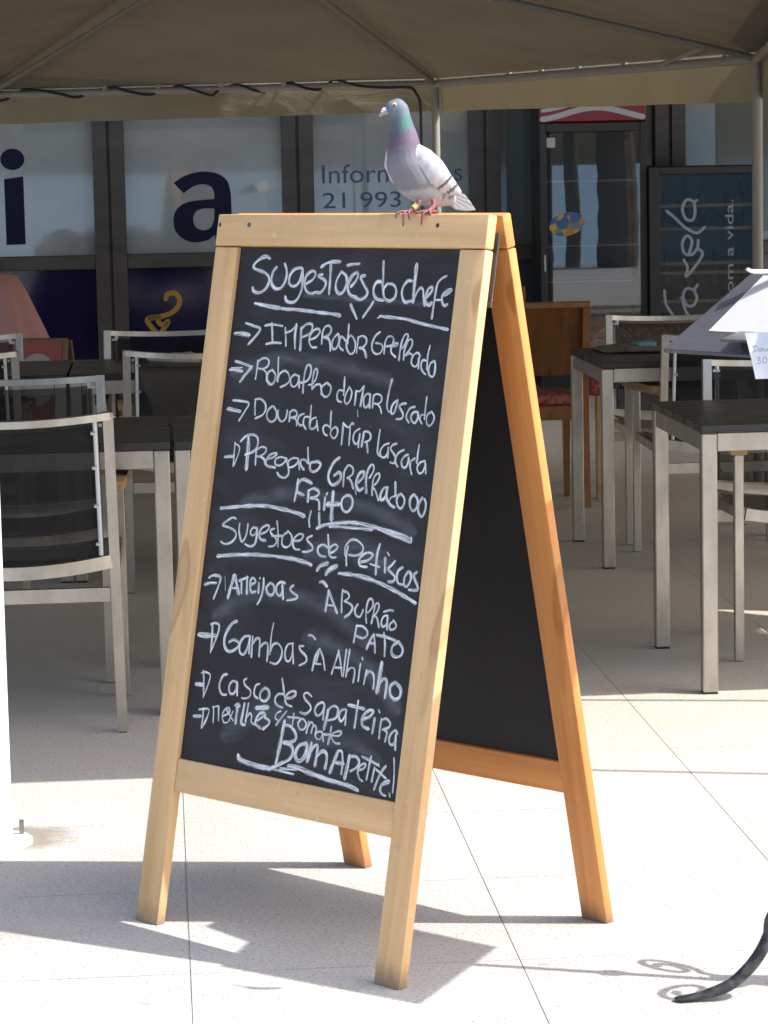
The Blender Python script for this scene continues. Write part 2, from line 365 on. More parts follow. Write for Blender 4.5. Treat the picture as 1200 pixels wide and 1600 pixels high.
df.inputs[0].default_value = (.86, .86, .86, 1); tr.inputs[0].default_value = (.86, .86, .84, 1); LK(m, df.outputs[0], ms.inputs[1]); LK(m, tr.outputs[0], ms.inputs[2]); LK(m, ms.outputs[0], t.nodes['Material Output'].inputs[0])
M['water'] = mat('sea_water', (.26, .40, .52), .6); M['bark'] = mat('palm_bark', (.16, .13, .10), .9); M['frond'] = mat('palm_frond', (.05, .075, .03), .6)
M['notepaper'] = mat('note_paper', (.70, .70, .76), .7)
M['pencil'] = mat('grey_ink', (.16, .16, .19), .7)
m = M['news'] = mat('printed_paper', (.45, .42, .36), .7)
a = ntex(m, coords(m, (50, 50, 50)), 1.0, 3, .6); LK(m, ramp(m, a, [(.42, (.20, .17, .14)), (.5, (.46, .42, .35))]), BS(m).inputs['Base Color'])
M['teal'] = mat('teal_plastic', (.10, .24, .24), .5)
m = M['iron'] = mat('black_wrought_iron', (.018, .017, .02), .36)
a = ntex(m, coords(m, (40, 40, 40)), 1.0, 4, .65); LK(m, ramp(m, a, [(.4, (.014, .013, .016)), (.68, (.09, .085, .09))]), BS(m).inputs['Base Color']); bump(m, a, .3, .001)
M['skin'] = mat('pigeon_leg_skin', (.21, .075, .095), .55); M['claw'] = mat('claw', (.04, .035, .035), .5)
M['ring'] = mat('yellow_leg_ring', (.40, .35, .12), .45); M['cere'] = mat('cere', (.75, .73, .72), .7); M['beak'] = mat('beak', (.30, .28, .28), .5)
M['iris'] = mat('orange_iris', (.60, .10, .02), .15); M['pupil'] = mat('pupil', (.004, .004, .004), .1); M['eyering'] = mat('eye_skin', (.62, .50, .46), .6)
m = M['plumage'] = mat('plumage', (.5, .5, .5), .75)
ca = N(m, 'ShaderNodeVertexColor'); ca.layer_name = 'plume'; a = ntex(m, coords(m, (260, 260, 260)), 1.0, 3, .6); b2 = ntex(m, coords(m, (60, 60, 90)), 1.0, 3, .6)
LK(m, mix(m, ramp(m, a, [(.3, (.22,) * 3), (.7, (0,) * 3)]), ca.outputs[0], mix(m, 1.0, ca.outputs[0], (.72, .72, .74), 'MULTIPLY')), BS(m).inputs['Base Color'])
bump(m, mathn(m, 'ADD', a, mathn(m, 'MULTIPLY', b2, 1.5)), .35, .0012)
M['hinge'] = mat('grey_hinge_plate', (.16, .155, .16), .42, .9)

# chalk strokes on the board: width then x y pairs, in tenths of a millimetre from the top middle of the panel
CHALK = (
    '66 -2013 -853 -2115 -817 -2247 -846 -2395 -940 -2449 -1024 -2344 -1078 -2144 -1122 -1994 -1204 -1961 -1314 -2034 -1445 -2185 -1521 -2352 -1505 -2406 -'
    '1432;65 -1794 -1026 -1874 -1110 -1903 -1258 -1857 -1368 -1736 -1440 -1604 -1419 -1516 -1307 -1487 -1160 -1523 -1032 -1576 -959;65 -1066 -1045 -1162 -1'
    '028 -1314 -1076 -1401 -1196 -1392 -1324 -1288 -1386 -1161 -1348 -1078 -1210 -1065 -1054;64 -1065 -1054 -1032 -1246 -1024 -1446 -1112 -1630 -1234 -1697'
    ' -1399 -1672 -1454 -1591;64 -937 -1335 -778 -1260 -701 -1168 -727 -1096 -832 -1097 -949 -1190 -960 -1354 -873 -1480 -735 -1514 -659 -1494;63 -508 -114'
    '8 -608 -1176 -496 -1220 -392 -1291 -413 -1400 -502 -1492 -621 -1485;65 -559 -1003 -414 -929 -237 -901 -69 -899;65 -312 -919 -284 -1163 -264 -1506;63 2'
    ' -1087 -90 -1232 -101 -1395 -6 -1501 117 -1463 179 -1300 130 -1157 3 -1096;77 -2271 -1736 -1950 -1776 -1564 -1814;66 -1508 -1822 -997 -1838 -463 -1871'
    ' -42 -1898 104 -1922;64 350 -1701 433 -1815 547 -1956;60 139 -963 277 -943 442 -933;62 297 -1364 407 -1255 452 -1147 405 -1094 290 -1167 214 -1330 251'
    ' -1473 353 -1542 471 -1558;62 632 -1154 544 -1164 541 -1217 650 -1341 744 -1446 721 -1536 593 -1601 436 -1577;62 1067 -1263 966 -1265 906 -1355 914 -1'
    '479 1020 -1583 1187 -1607;61 1078 -882 1114 -1174 1128 -1333 1180 -1492;61 1247 -1296 1165 -1404 1202 -1545 1325 -1613 1466 -1557 1491 -1416 1399 -131'
    '1 1272 -1296;61 1856 -1234 1758 -1236 1655 -1360 1654 -1501 1749 -1622 1917 -1601;75 1939 -926 1942 -1163 1949 -1426 1957 -1618;60 1957 -1618 2016 -14'
    '59 2098 -1362 2175 -1387 2210 -1526 2259 -1673;60 2295 -1524 2399 -1418 2398 -1339 2317 -1367 2265 -1490 2273 -1612 2368 -1671 2433 -1626;49 2725 -113'
    '5 2623 -1171 2520 -1277 2497 -1503 2487 -1729 2481 -1912;45 2497 -1573 2641 -1570;49 2722 -1482 2833 -1428 2884 -1375 2780 -1394 2675 -1482 2683 -1604'
    ' 2754 -1672 2821 -1644;60 928 -1639 826 -1783 712 -1928;58 1149 -1900 1501 -1918 1852 -1945 2205 -2006 2554 -2058 2909 -2101;30 1092 -1937 1152 -1918;'
    '82 -2743 -2340 -2550 -2335 -2338 -2357;50 -2475 -2128 -2245 -2178 -2045 -2228 -2168 -2389 -2335 -2533;47 -1920 -2160 -1679 -2135 -1433 -2156;49 -1738 '
    '-2109 -1693 -2292 -1662 -2476;47 -1831 -2518 -1620 -2484 -1416 -2487;47 -1346 -2191 -1301 -2373 -1273 -2537;47 -1331 -2282 -1177 -2241 -1059 -2147;62 '
    '-1051 -2119 -1055 -2329 -1014 -2566;62 -908 -2179 -887 -2379 -876 -2598;46 -904 -2197 -775 -2103 -643 -2100 -605 -2171 -665 -2282 -838 -2351;46 -645 -'
    '2400 -496 -2350 -393 -2256 -432 -2185 -546 -2206 -636 -2299 -653 -2427 -569 -2534 -437 -2538;46 -318 -2236 -313 -2344 -306 -2462;46 -318 -2236 -269 -2'
    '144 -170 -2115 -94 -2176 -118 -2267 -237 -2333 -276 -2334;46 -237 -2333 -125 -2375 -68 -2482 -50 -2589;45 102 -2260 11 -2335 -32 -2463 22 -2551 109 -2'
    '530 152 -2403 130 -2278;43 288 -2572 186 -2504 162 -2361 218 -2314 334 -2391 382 -2444;43 363 -2077 374 -2247 382 -2444;43 444 -2281 360 -2391 384 -25'
    '33 490 -2629 584 -2581 598 -2437 514 -2315 444 -2281;43 653 -2310 652 -2453 652 -2605;43 656 -2328 750 -2281 858 -2322 876 -2429 765 -2521 712 -2505;5'
    '1 735 -2496 847 -2554 918 -2677;42 1203 -2197 1101 -2262 1034 -2388 1042 -2513 1132 -2598 1257 -2594 1317 -2504 1279 -2425 1124 -2403;42 1361 -2396 13'
    '64 -2485 1369 -2591;42 1361 -2396 1406 -2289 1502 -2268 1573 -2319 1553 -2426 1446 -2455 1383 -2449;42 1534 -2462 1655 -2440 1697 -2395 1623 -2397 154'
    '7 -2461 1552 -2567 1678 -2651;42 1773 -2701 1771 -2542 1791 -2366 1843 -2232 1913 -2213 1936 -2273 1873 -2416 1799 -2488;46 1894 -2688 1888 -2503 1938'
    ' -2361 2003 -2307 2057 -2340 2060 -2428 1992 -2535 1930 -2607;42 1930 -2607 2022 -2569 2101 -2601;41 2298 -2612 2239 -2553 2147 -2582 2091 -2689 2118 '
    '-2776 2209 -2808 2270 -2736 2277 -2631;41 2268 -2648 2287 -2840;41 2482 -2693 2382 -2679 2348 -2768 2390 -2871 2486 -2937;41 2520 -2413 2491 -2606 250'
    '8 -2849;49 2674 -2687 2584 -2725 2544 -2848 2585 -2951 2674 -2974 2706 -2877 2695 -2738 2650 -2687;64 -2774 -3046 -2593 -3048 -2422 -3070;32 -2738 -30'
    '16 -2435 -2996;59 -2635 -2882 -2393 -2920 -2162 -2976;73 -2162 -2976 -2303 -3121 -2444 -3266;54 -2006 -2850 -2004 -3017 -2015 -3194;45 -2002 -2869 -18'
    '91 -2800 -1756 -2795 -1691 -2858 -1729 -2951 -1856 -3002 -1967 -2997;45 -1856 -3002 -1737 -3062 -1674 -3189;54 -1570 -3010 -1680 -3079 -1685 -3208 -15'
    '61 -3295 -1466 -3218 -1475 -3089 -1570 -3010;45 -1436 -2766 -1410 -2995 -1384 -3224;44 -1389 -3196 -1354 -3085 -1231 -3016 -1117 -3057 -1058 -3165 -11'
    '09 -3259 -1285 -3330;44 -830 -3101 -927 -3077 -1022 -3145 -1000 -3272 -901 -3305 -821 -3229 -816 -3101;44 -816 -3101 -779 -3318;44 -657 -3413 -676 -32'
    '23 -668 -3040 -627 -2893 -535 -2890 -503 -2998 -544 -3145 -665 -3213 -757 -3217;44 -420 -3330 -436 -3158 -415 -2976 -354 -2947 -328 -3027 -358 -3155 -'
    '449 -3241 -526 -3253;48 -409 -3321 -317 -3244 -213 -3240 -171 -3329 -156 -3419;43 -62 -3207 -165 -3292 -130 -3418 -18 -3467 73 -3391 78 -3264 -38 -319'
    '7;73 -2696 -3819 -2540 -3831 -2343 -3849;50 -2572 -3645 -2350 -3645 -2123 -3681 -2205 -3843 -2340 -4026;45 -1940 -3626 -1931 -3755 -1908 -3893;45 -194'
    '5 -3598 -1811 -3583 -1676 -3651 -1627 -3778 -1703 -3893 -1881 -3966;45 -1450 -3705 -1557 -3793 -1562 -3923 -1438 -4009 -1314 -3947 -1309 -3818 -1408 -'
    '3712;44 -1275 -3780 -1253 -3907 -1146 -3985 -1037 -3915 -1022 -3768;44 -949 -3801 -934 -3892 -933 -3974;44 -949 -3801 -865 -3751 -766 -3783 -765 -3865'
    ' -893 -3899;44 -866 -3897 -753 -3937 -723 -4036;44 -563 -3809 -686 -3861 -707 -3972 -630 -4032 -553 -4018;44 -395 -3865 -526 -3871 -543 -4000 -461 -40'
    '96;44 -393 -3647 -378 -3810 -373 -3991;44 -224 -3866 -346 -3917 -364 -4045 -291 -4087 -195 -4036 -187 -3927;43 -187 -3927 -131 -4105;43 181 -4023 72 -'
    '3992 4 -4050 48 -4156 131 -4188;43 169 -3726 183 -3915 200 -4058;43 322 -4016 241 -4074 218 -4165 320 -4232 397 -4156 394 -4057 321 -4012;43 438 -3333'
    ' 320 -3320 271 -3412 315 -3518 409 -3541;43 420 -3073 436 -3243 450 -3404;43 566 -3256 498 -3384 481 -3511 555 -3570 631 -3486 645 -3342 566 -3256;43 '
    '756 -3319 764 -3444 761 -3578;43 756 -3319 857 -3315 920 -3241;51 943 -3222 935 -3401 916 -3589;42 1144 -3365 1042 -3361 981 -3452 1002 -3576 1071 -36'
    '09 1144 -3516 1145 -3374;42 1136 -3392 1160 -3613;42 1234 -3379 1228 -3495 1235 -3610;42 1234 -3379 1317 -3349 1422 -3379 1450 -3467 1373 -3532 1272 -'
    '3528;42 1348 -3534 1433 -3592 1488 -3695;42 1656 -3060 1618 -3283 1598 -3531 1640 -3635 1695 -3668;42 1868 -3439 1767 -3505 1723 -3613 1750 -3700 1818'
    ' -3662 1847 -3537 1869 -3448;46 2086 -3491 1990 -3504 1924 -3551 1984 -3619 2048 -3703 2010 -3776 1889 -3790;41 2315 -3542 2198 -3573 2139 -3664 2130 '
    '-3752 2205 -3836;41 2403 -3634 2307 -3638 2245 -3711 2272 -3798 2364 -3837 2421 -3738 2418 -3650;41 2412 -3686 2475 -3770 2535 -3837;41 2581 -3677 249'
    '7 -3681 2472 -3753;45 2588 -3354 2582 -3538 2593 -3747;41 2751 -3608 2653 -3674 2649 -3796 2722 -3871 2808 -3805 2827 -3700 2751 -3608;19 854 -3672 88'
    '7 -3796;43 527 -3930 536 -4136 543 -4333;43 528 -3939 667 -4004 755 -3919 798 -3943;43 715 -3983 732 -4161 736 -4331;43 975 -4014 859 -4083 830 -4210 '
    '895 -4296 968 -4274 997 -4147;43 991 -4112 995 -4361;55 1086 -4071 1082 -4196 1068 -4339;42 1086 -4071 1185 -4057 1270 -4114 1260 -4204 1142 -4255;51 '
    '1194 -4261 1249 -4436;44 1498 -4008 1492 -4238 1497 -4415 1558 -4483;44 1767 -4241 1649 -4283 1568 -4394 1610 -4497 1711 -4500 1768 -4400;44 1768 -432'
    '0 1774 -4505;44 1965 -4238 1871 -4270 1833 -4343 1922 -4426 1985 -4510 1950 -4592 1862 -4588;44 2167 -4341 2041 -4401 1973 -4511 2000 -4597 2059 -4655'
    ';44 2291 -4422 2199 -4462 2141 -4554 2181 -4648 2257 -4661 2305 -4579 2312 -4473;43 2314 -4491 2359 -4611 2435 -4772;43 2472 -4481 2384 -4539 2380 -46'
    '62;43 2540 -4232 2530 -4390 2535 -4565;43 2720 -4510 2605 -4552 2549 -4651 2613 -4743 2705 -4711 2745 -4587;43 2737 -4544 2781 -4733;73 523 -4589 396 '
    '-4678 298 -4864 309 -5007 416 -5100 561 -5045 620 -4933 568 -4856 449 -4917;45 693 -4839 702 -4964 713 -5107;45 703 -4820 788 -4716 909 -4754 927 -486'
    '0 802 -4948;60 825 -4938 913 -5004 985 -5124;55 1092 -5010 1203 -4913 1222 -4805 1113 -4830 1055 -4941 1051 -5066 1143 -5158 1235 -5107;55 1338 -5189 '
    '1296 -5014 1300 -4818 1365 -4681 1440 -4676 1456 -4773 1378 -4902;44 1494 -5223 1476 -5038 1499 -4876 1588 -4809 1634 -4859 1579 -4978 1479 -5055;55 1'
    '497 -5090 1568 -5138 1670 -5299;54 1879 -5055 1782 -5070 1713 -5181 1731 -5286 1814 -5263 1870 -5153;58 1858 -5083 1872 -5241 1979 -5357 2098 -5401;44'
    ' 2112 -5189 1983 -5233 1948 -5324 2009 -5390;54 2046 -4947 2070 -5086 2084 -5173;50 2193 -5157 2132 -5240 2165 -5361 2261 -5416 2330 -5314 2312 -5210 '
    '2215 -5147;49 2556 -5132 2473 -5216 2484 -5356 2570 -5437 2655 -5361 2656 -5221 2556 -5132;49 2771 -5178 2704 -5287 2703 -5427 2804 -5525 2871 -5415 2'
    '872 -5276 2823 -5201;19 1041 -5156 1081 -5243;59 -2616 -4758 -2371 -4725;43 -2375 -4463 -2362 -4696 -2351 -4920;34 -2342 -4490 -2237 -4540 -2242 -4670'
    ' -2327 -4899;86 -2009 -4341 -1981 -4581 -1972 -4952;54 -2215 -4427 -2094 -4327 -1909 -4280 -1764 -4327 -1728 -4455 -1801 -4589 -2047 -4678;49 -1750 -4'
    '567 -1738 -4715 -1728 -4853;42 -1750 -4567 -1624 -4505 -1500 -4516 -1498 -4608 -1647 -4691 -1730 -4687;54 -1620 -4689 -1503 -4738 -1430 -4844 -1181 -4'
    '875;42 -1422 -4733 -1267 -4687 -1172 -4617 -1228 -4602 -1356 -4646 -1443 -4734 -1436 -4808;42 -918 -4684 -1056 -4665 -1181 -4718 -1179 -4810 -1054 -48'
    '30 -932 -4758 -905 -4683;53 -892 -4683 -811 -4843 -789 -4969 -882 -5049 -1020 -5030 -1097 -4971;42 -575 -4664 -708 -4663 -829 -4734 -798 -4842 -680 -4'
    '825 -586 -4756 -559 -4681;42 -559 -4681 -500 -4869;53 -383 -4861 -475 -4785 -490 -4695 -387 -4680 -285 -4737;52 -342 -4450 -304 -4629 -272 -4736;56 -1'
    '08 -4699 -220 -4733 -215 -4842 -115 -4890 6 -4828 55 -4734 -45 -4686 -106 -4708;53 -499 -5057 -506 -5249 -535 -5470;70 -508 -5158 -368 -5049 -135 -510'
    '6;66 -511 -5295 -318 -5346;57 -190 -5246 -179 -5463;56 -187 -5264 -79 -5202 57 -5229 95 -5299 -24 -5371 -113 -5386;56 -22 -5379 116 -5424 156 -5584;71'
    ' -2558 -5763 -2097 -5693 -1692 -5645 -1259 -5623 -742 -5659 -416 -5699 -224 -5739;48 -57 -5636 -85 -5783 -47 -5926;61 168 -5656 205 -5870;69 275 -5365'
    ' 284 -5572;43 322 -5262 301 -5291;95 474 -5243 485 -5458 510 -5753;98 359 -5476 676 -5444;55 850 -5262 747 -5332 730 -5458 799 -5561 915 -5570 1001 -5'
    '475 1006 -5349 915 -5266 815 -5282;76 151 -5934 347 -5865 673 -5804 1101 -5762 1536 -5791 1994 -5844 2375 -5902 2604 -5954;47 480 -5882 1117 -5859 159'
    '7 -5858;37 2610 -5918 2625 -6005;54 1743 -5828 2156 -5920 2613 -6006;48 -2098 -5926 -2197 -5915 -2375 -6012 -2446 -6083 -2246 -6114 -2084 -6167 -2039 '
    '-6266 -2143 -6387 -2329 -6439 -2447 -6402;50 -1971 -6019 -1956 -6185 -1858 -6354 -1756 -6225 -1738 -6010;47 -1469 -6063 -1592 -6064 -1645 -6151 -1594 '
    '-6212 -1492 -6167 -1469 -6063;49 -1467 -6073 -1456 -6220 -1484 -6370 -1611 -6427 -1755 -6392;47 -1381 -6177 -1203 -6107 -1139 -6010 -1223 -5989 -1346 '
    '-6063 -1395 -6178 -1339 -6266 -1200 -6282;46 -999 -6036 -1088 -6071 -1063 -6133 -945 -6197 -889 -6285 -970 -6365 -1088 -6384;46 -944 -5885 -881 -6100 '
    '-835 -6363;46 -1027 -6185 -764 -6155;46 -618 -6070 -736 -6162 -737 -6309 -621 -6364 -500 -6290 -499 -6143 -621 -6052;46 -418 -6228 -251 -6196 -188 -61'
    '00 -297 -6082 -404 -6154 -451 -6267 -380 -6371 -247 -6378;46 46 -6091 -75 -6146 -53 -6198 79 -6278 91 -6350 -33 -6397 -162 -6407;71 -2495 -6687 -2072 '
    '-6633 -1530 -6578 -990 -6560 -454 -6560 -77 -6600 114 -6638;48 508 -6279 384 -6235 262 -6281 251 -6373 342 -6447 473 -6453;47 468 -6039 503 -6171 546 '
    '-6348;47 576 -6373 685 -6328 761 -6249 689 -6201 582 -6255 546 -6348 614 -6442 742 -6440;82 296 -6713 373 -6625 544 -6565;82 541 -6772 616 -6685 795 -'
    '6597;60 1038 -6217 1014 -6381 1044 -6557;46 989 -6383 962 -6224 1080 -6089 1257 -6083 1410 -6169 1416 -6275 1278 -6358 1076 -6366;55 1399 -6473 1592 -'
    '6421 1699 -6314 1568 -6280 1428 -6346 1355 -6441 1410 -6543 1575 -6546;54 1839 -6107 1799 -6314 1820 -6658;46 1653 -6486 1896 -6518;67 2017 -6349 2046'
    ' -6593;37 2061 -6239 2106 -6288;54 2270 -6380 2196 -6457 2123 -6534 2220 -6596 2317 -6657 2295 -6747 2161 -6760;54 2483 -6476 2384 -6546 2368 -6670 24'
    '22 -6771 2523 -6788;53 2629 -6542 2562 -6653 2570 -6775 2648 -6803 2715 -6692 2707 -6570 2629 -6542;57 2847 -6531 2785 -6598 2835 -6681 2897 -6762 291'
    '2 -6848 2708 -6867;75 881 -6724 1187 -6723 1546 -6745 1906 -6801 2321 -6904 2632 -6997 2903 -7085;60 -2756 -7269 -2622 -7228 -2441 -7211;50 -2653 -712'
    '7 -2536 -7070 -2337 -7089 -2363 -7261 -2459 -7514;77 -1945 -7017 -2006 -7228 -2050 -7456;77 -1945 -7017 -1862 -7177 -1776 -7355;50 -1972 -7262 -1809 -'
    '7247;58 -1736 -7110 -1698 -7329;49 -1805 -7107 -1572 -7020;63 -1586 -7022 -1546 -7333;54 -1466 -7159 -1341 -7092 -1394 -7023 -1472 -7048 -1473 -7197 -'
    '1416 -7293 -1310 -7274;58 -1244 -7102 -1226 -7285;40 -1235 -6999 -1224 -7017;49 -1126 -6999 -1105 -7200 -1140 -7388 -1215 -7506;57 -937 -7073 -1015 -7'
    '173 -956 -7278 -845 -7295 -793 -7207 -838 -7101 -937 -7073;57 -528 -7036 -649 -7029 -743 -7111 -721 -7237 -619 -7283 -569 -7186 -586 -7087;57 -586 -70'
    '87 -529 -7338;48 -297 -7060 -368 -7113 -330 -7182 -159 -7248 -202 -7307 -420 -7355;14 -2216 -7060 -2154 -7335;65 403 -6932 493 -6924 596 -6996;60 660 '
    '-7071 643 -7271 635 -7452;56 660 -7071 795 -7256 945 -7457;38 655 -7342 821 -7335;47 1025 -7019 1035 -7233 1057 -7437;45 1029 -7045 1159 -7060 1212 -7'
    '144 1111 -7226;51 1111 -7226 1270 -7264 1332 -7330 1275 -7442 1160 -7517;44 1458 -7246 1401 -7359 1456 -7460 1558 -7468 1612 -7338;44 1739 -7565 1695 '
    '-7383 1703 -7204 1751 -7120 1830 -7139 1847 -7243 1766 -7358 1708 -7382;44 1863 -7561 1893 -7363 1918 -7219 1975 -7187 2010 -7245 1966 -7356 1883 -745'
    '3;44 1904 -7433 1981 -7443 2059 -7612;44 2244 -7381 2150 -7408 2106 -7519 2156 -7593 2246 -7540 2262 -7415;44 2250 -7416 2274 -7634;44 2147 -7320 2277'
    ' -7281 2376 -7280;43 2396 -7472 2322 -7550 2360 -7625 2455 -7606 2492 -7532 2405 -7453;51 1498 -7634 1484 -7778 1463 -7950;44 1488 -7653 1637 -7638 17'
    '76 -7712 1778 -7801 1674 -7856 1518 -7828;50 1959 -7755 1879 -7879 1818 -8037;44 1959 -7755 2011 -7918 2039 -8084;44 1862 -7925 2011 -7918;58 2034 -77'
    '56 2260 -7768 2514 -7811;44 2211 -7702 2268 -7891 2294 -8117;58 2590 -7821 2459 -7923 2455 -8047 2563 -8105 2702 -8055 2718 -7930 2590 -7821;91 -2759 '
    '-8250 -2519 -8244 -2267 -8236;50 -2404 -8016 -2373 -8276 -2368 -8548;50 -2446 -8020 -2340 -7981 -2208 -8014 -2231 -8204 -2359 -8519;68 -1729 -7891 -18'
    '45 -7940 -1980 -8122 -2020 -8294 -1953 -8437 -1807 -8477 -1654 -8404 -1588 -8304 -1737 -8246 -1866 -8297;56 -1317 -8127 -1475 -8162 -1572 -8321 -1533 '
    '-8466 -1419 -8490 -1336 -8333 -1314 -8145;49 -1314 -8145 -1287 -8457;56 -1233 -8137 -1229 -8321 -1209 -8514;49 -1232 -8303 -1145 -8174 -1040 -8153 -10'
    '15 -8298 -997 -8481;49 -1009 -8334 -918 -8232 -812 -8221 -774 -8364 -769 -8548;38 -705 -7823 -728 -8083 -711 -8413;48 -707 -8357 -650 -8222 -521 -8190'
    ' -398 -8286 -396 -8451 -509 -8574 -672 -8565;48 -116 -8146 -256 -8180 -310 -8332 -259 -8473 -165 -8480 -108 -8346 -123 -8184;48 -120 -8201 -53 -8513;4'
    '8 164 -8162 61 -8173 100 -8251 260 -8342 279 -8449 122 -8530;52 276 -7947 368 -7946 455 -8001;60 602 -8175 519 -8301 475 -8578;43 602 -8175 717 -8316 '
    '807 -8540;43 532 -8454 674 -8447;39 587 -8240 556 -8442;43 1113 -8146 1068 -8331 996 -8591;42 1101 -8148 1205 -8387 1266 -8595;42 1065 -8466 1242 -845'
    '5;42 1311 -8107 1300 -8341 1305 -8600;42 1386 -8098 1375 -8332 1369 -8601;42 1379 -8511 1467 -8429 1573 -8453 1574 -8685;50 1704 -8331 1694 -8644;46 1'
    '734 -8212 1744 -8238;50 1884 -8426 1866 -8544 1851 -8679;50 1875 -8525 1948 -8437 2054 -8469 2099 -8588 2099 -8738;91 2242 -8253 2231 -8484 2207 -8788'
    ';62 2254 -8623 2327 -8535 2416 -8551 2430 -8708 2420 -8868;66 2640 -8560 2530 -8643 2542 -8783 2666 -8865 2791 -8806 2792 -8665 2667 -8574;78 -2667 -9'
    '210 -2485 -9198;50 -2502 -8936 -2453 -9138 -2417 -9426;36 -2551 -8979 -2443 -8948 -2296 -8988 -2311 -9140 -2408 -9396;54 -1831 -8925 -1937 -8956 -2009'
    ' -9105 -1986 -9233 -1902 -9317 -1791 -9313;54 -1534 -9040 -1646 -9034 -1727 -9128 -1704 -9256 -1603 -9281 -1524 -9178 -1519 -9047;54 -1519 -9047 -1478'
    ' -9284;49 -1276 -8944 -1337 -8989 -1281 -9075 -1131 -9150 -1125 -9260 -1238 -9320 -1334 -9323;49 -898 -9002 -986 -9040 -1021 -9155 -992 -9244 -904 -92'
    '80;57 -738 -9066 -845 -9153 -823 -9279 -698 -9301 -604 -9216 -626 -9090 -740 -9057;48 -220 -9115 -351 -9130 -427 -9231 -369 -9334 -203 -9369;48 -295 -'
    '8831 -244 -8971 -188 -9147;48 -155 -9180 1 -9161 108 -9093 85 -9032 -44 -9057 -145 -9160 -111 -9284 41 -9320;47 537 -9066 424 -9016 338 -9054 379 -913'
    '9 526 -9230 554 -9318 438 -9405 292 -9396;51 824 -9149 717 -9207 672 -9321 750 -9402 868 -9333 911 -9201 848 -9137;47 898 -9203 915 -9453;60 1011 -926'
    '1 991 -9444 957 -9628;51 1004 -9370 1033 -9240 1151 -9172 1260 -9212 1237 -9376 1044 -9455;51 1448 -9189 1341 -9238 1309 -9349 1374 -9431 1449 -9350 1'
    '491 -9219;46 1479 -9221 1497 -9478;63 1523 -9108 1728 -9118 1931 -9129;55 1759 -9007 1751 -9258 1742 -9500;67 1939 -9323 2102 -9250 2173 -9152 2083 -9'
    '137 1970 -9213 1914 -9327 1959 -9445 2103 -9480;58 2230 -9269 2213 -9537;29 2302 -9101 2340 -9149;50 2404 -9265 2393 -9425 2400 -9610;45 2407 -9282 25'
    '24 -9241 2633 -9306 2610 -9388 2459 -9443;45 2509 -9445 2590 -9488 2556 -9651;50 2834 -9474 2776 -9420 2677 -9494 2646 -9604 2697 -9685 2791 -9655 280'
    '6 -9530;49 2801 -9496 2833 -9764;43 350 -9506 262 -9609 332 -9709 435 -9695 484 -9598 405 -9518 300 -9522;43 539 -9537 528 -9629 511 -9758;43 531 -964'
    '7 593 -9548 663 -9576 639 -9742;43 650 -9650 717 -9587 767 -9653 747 -9764;39 929 -9686 826 -9690 760 -9762 810 -9828 899 -9816 947 -9720;38 929 -9686'
    ' 982 -9850;43 1152 -9558 1140 -9712 1118 -9886;43 987 -9723 1190 -9706;43 1191 -9715 1368 -9701 1435 -9638 1379 -9610 1234 -9664 1183 -9743 1289 -9837'
    ' 1417 -9838;69 -2620 -9831 -2425 -9807;46 -2382 -9651 -2367 -9818 -2373 -10027;46 -2503 -9685 -2227 -9650 -2253 -9823 -2359 -10025;39 -2096 -9596 -207'
    '3 -9725 -2060 -9883;39 -2125 -9591 -1964 -9552;38 -1956 -9561 -1916 -9827;38 -1794 -9727 -1643 -9634 -1671 -9553 -1785 -9614 -1821 -9731 -1759 -9845 -'
    '1664 -9833;34 -1734 -9589 -1508 -9775;34 -1538 -9602 -1627 -9809;63 -1423 -9551 -1431 -9822;58 -1489 -9484 -1427 -9449 -1366 -9478 -1441 -9525;58 -124'
    '0 -9417 -1262 -9605 -1271 -9792 -1157 -9814;49 -1133 -9403 -1145 -9572 -1153 -9758;40 -1152 -9684 -1074 -9581 -1012 -9629 -1006 -9740 -904 -9782;58 -8'
    '63 -9703 -716 -9610 -676 -9532 -782 -9545 -872 -9649 -880 -9760 -733 -9825;62 -643 -9564 -649 -9611 -519 -9659 -533 -9735 -664 -9834;93 -905 -9459 -74'
    '7 -9430 -602 -9412;37 -235 -9440 -334 -9489 -371 -9585 -284 -9620;37 -79 -9420 -321 -9717;39 124 -9441 123 -9669;39 -21 -9523 279 -9503;83 -98 -9618 -'
    '141 -9990 -197 -10437;65 -113 -9684 73 -9687 240 -9812 223 -9942 -58 -10006;74 -58 -10006 131 -10027 218 -10143 151 -10298 -93 -10423 -364 -10561;89 -'
    '1245 -10414 -1192 -10481 -939 -10521 -636 -10544 -340 -10540;39 -667 -10520 -179 -10545 302 -10559;43 -79 -10503 366 -10469;82 540 -9954 367 -10013 28'
    '8 -10170 332 -10273 440 -10286 551 -10170 575 -10004 539 -9945;82 681 -9935 667 -10082 620 -10270;73 670 -10100 776 -9959 858 -9984 838 -10321;72 850 '
    '-10166 972 -10041 1091 -10061 1125 -10183 1113 -10337;90 147 -10426 384 -10421 708 -10475 1053 -10517 1393 -10550;70 874 -10485 1095 -10514 1314 -1053'
    '6 1637 -10557 1854 -10585 2017 -10621;71 1401 -9977 1318 -10183 1247 -10395;60 1432 -9973 1497 -9979 1550 -10166 1553 -10375;70 1384 -10196 1575 -1019'
    '2;77 1706 -10026 1686 -10222 1651 -10450;52 1719 -10039 1863 -10019 1960 -10095 1916 -10205 1773 -10299;45 1956 -10259 2085 -10211 2134 -10130 2070 -1'
    '0124 1977 -10196 1951 -10289 2011 -10399 2102 -10438;45 2027 -9997 2244 -10041 2440 -10095;45 2252 -9966 2233 -10102 2199 -10395;52 2367 -10157 2338 -'
    '10412;35 2457 -10071 2485 -10118;55 2646 -10089 2529 -10252 2422 -10540;48 2413 -10180 2682 -10304;48 2591 -10442 2757 -10382 2769 -10336 2691 -10362 '
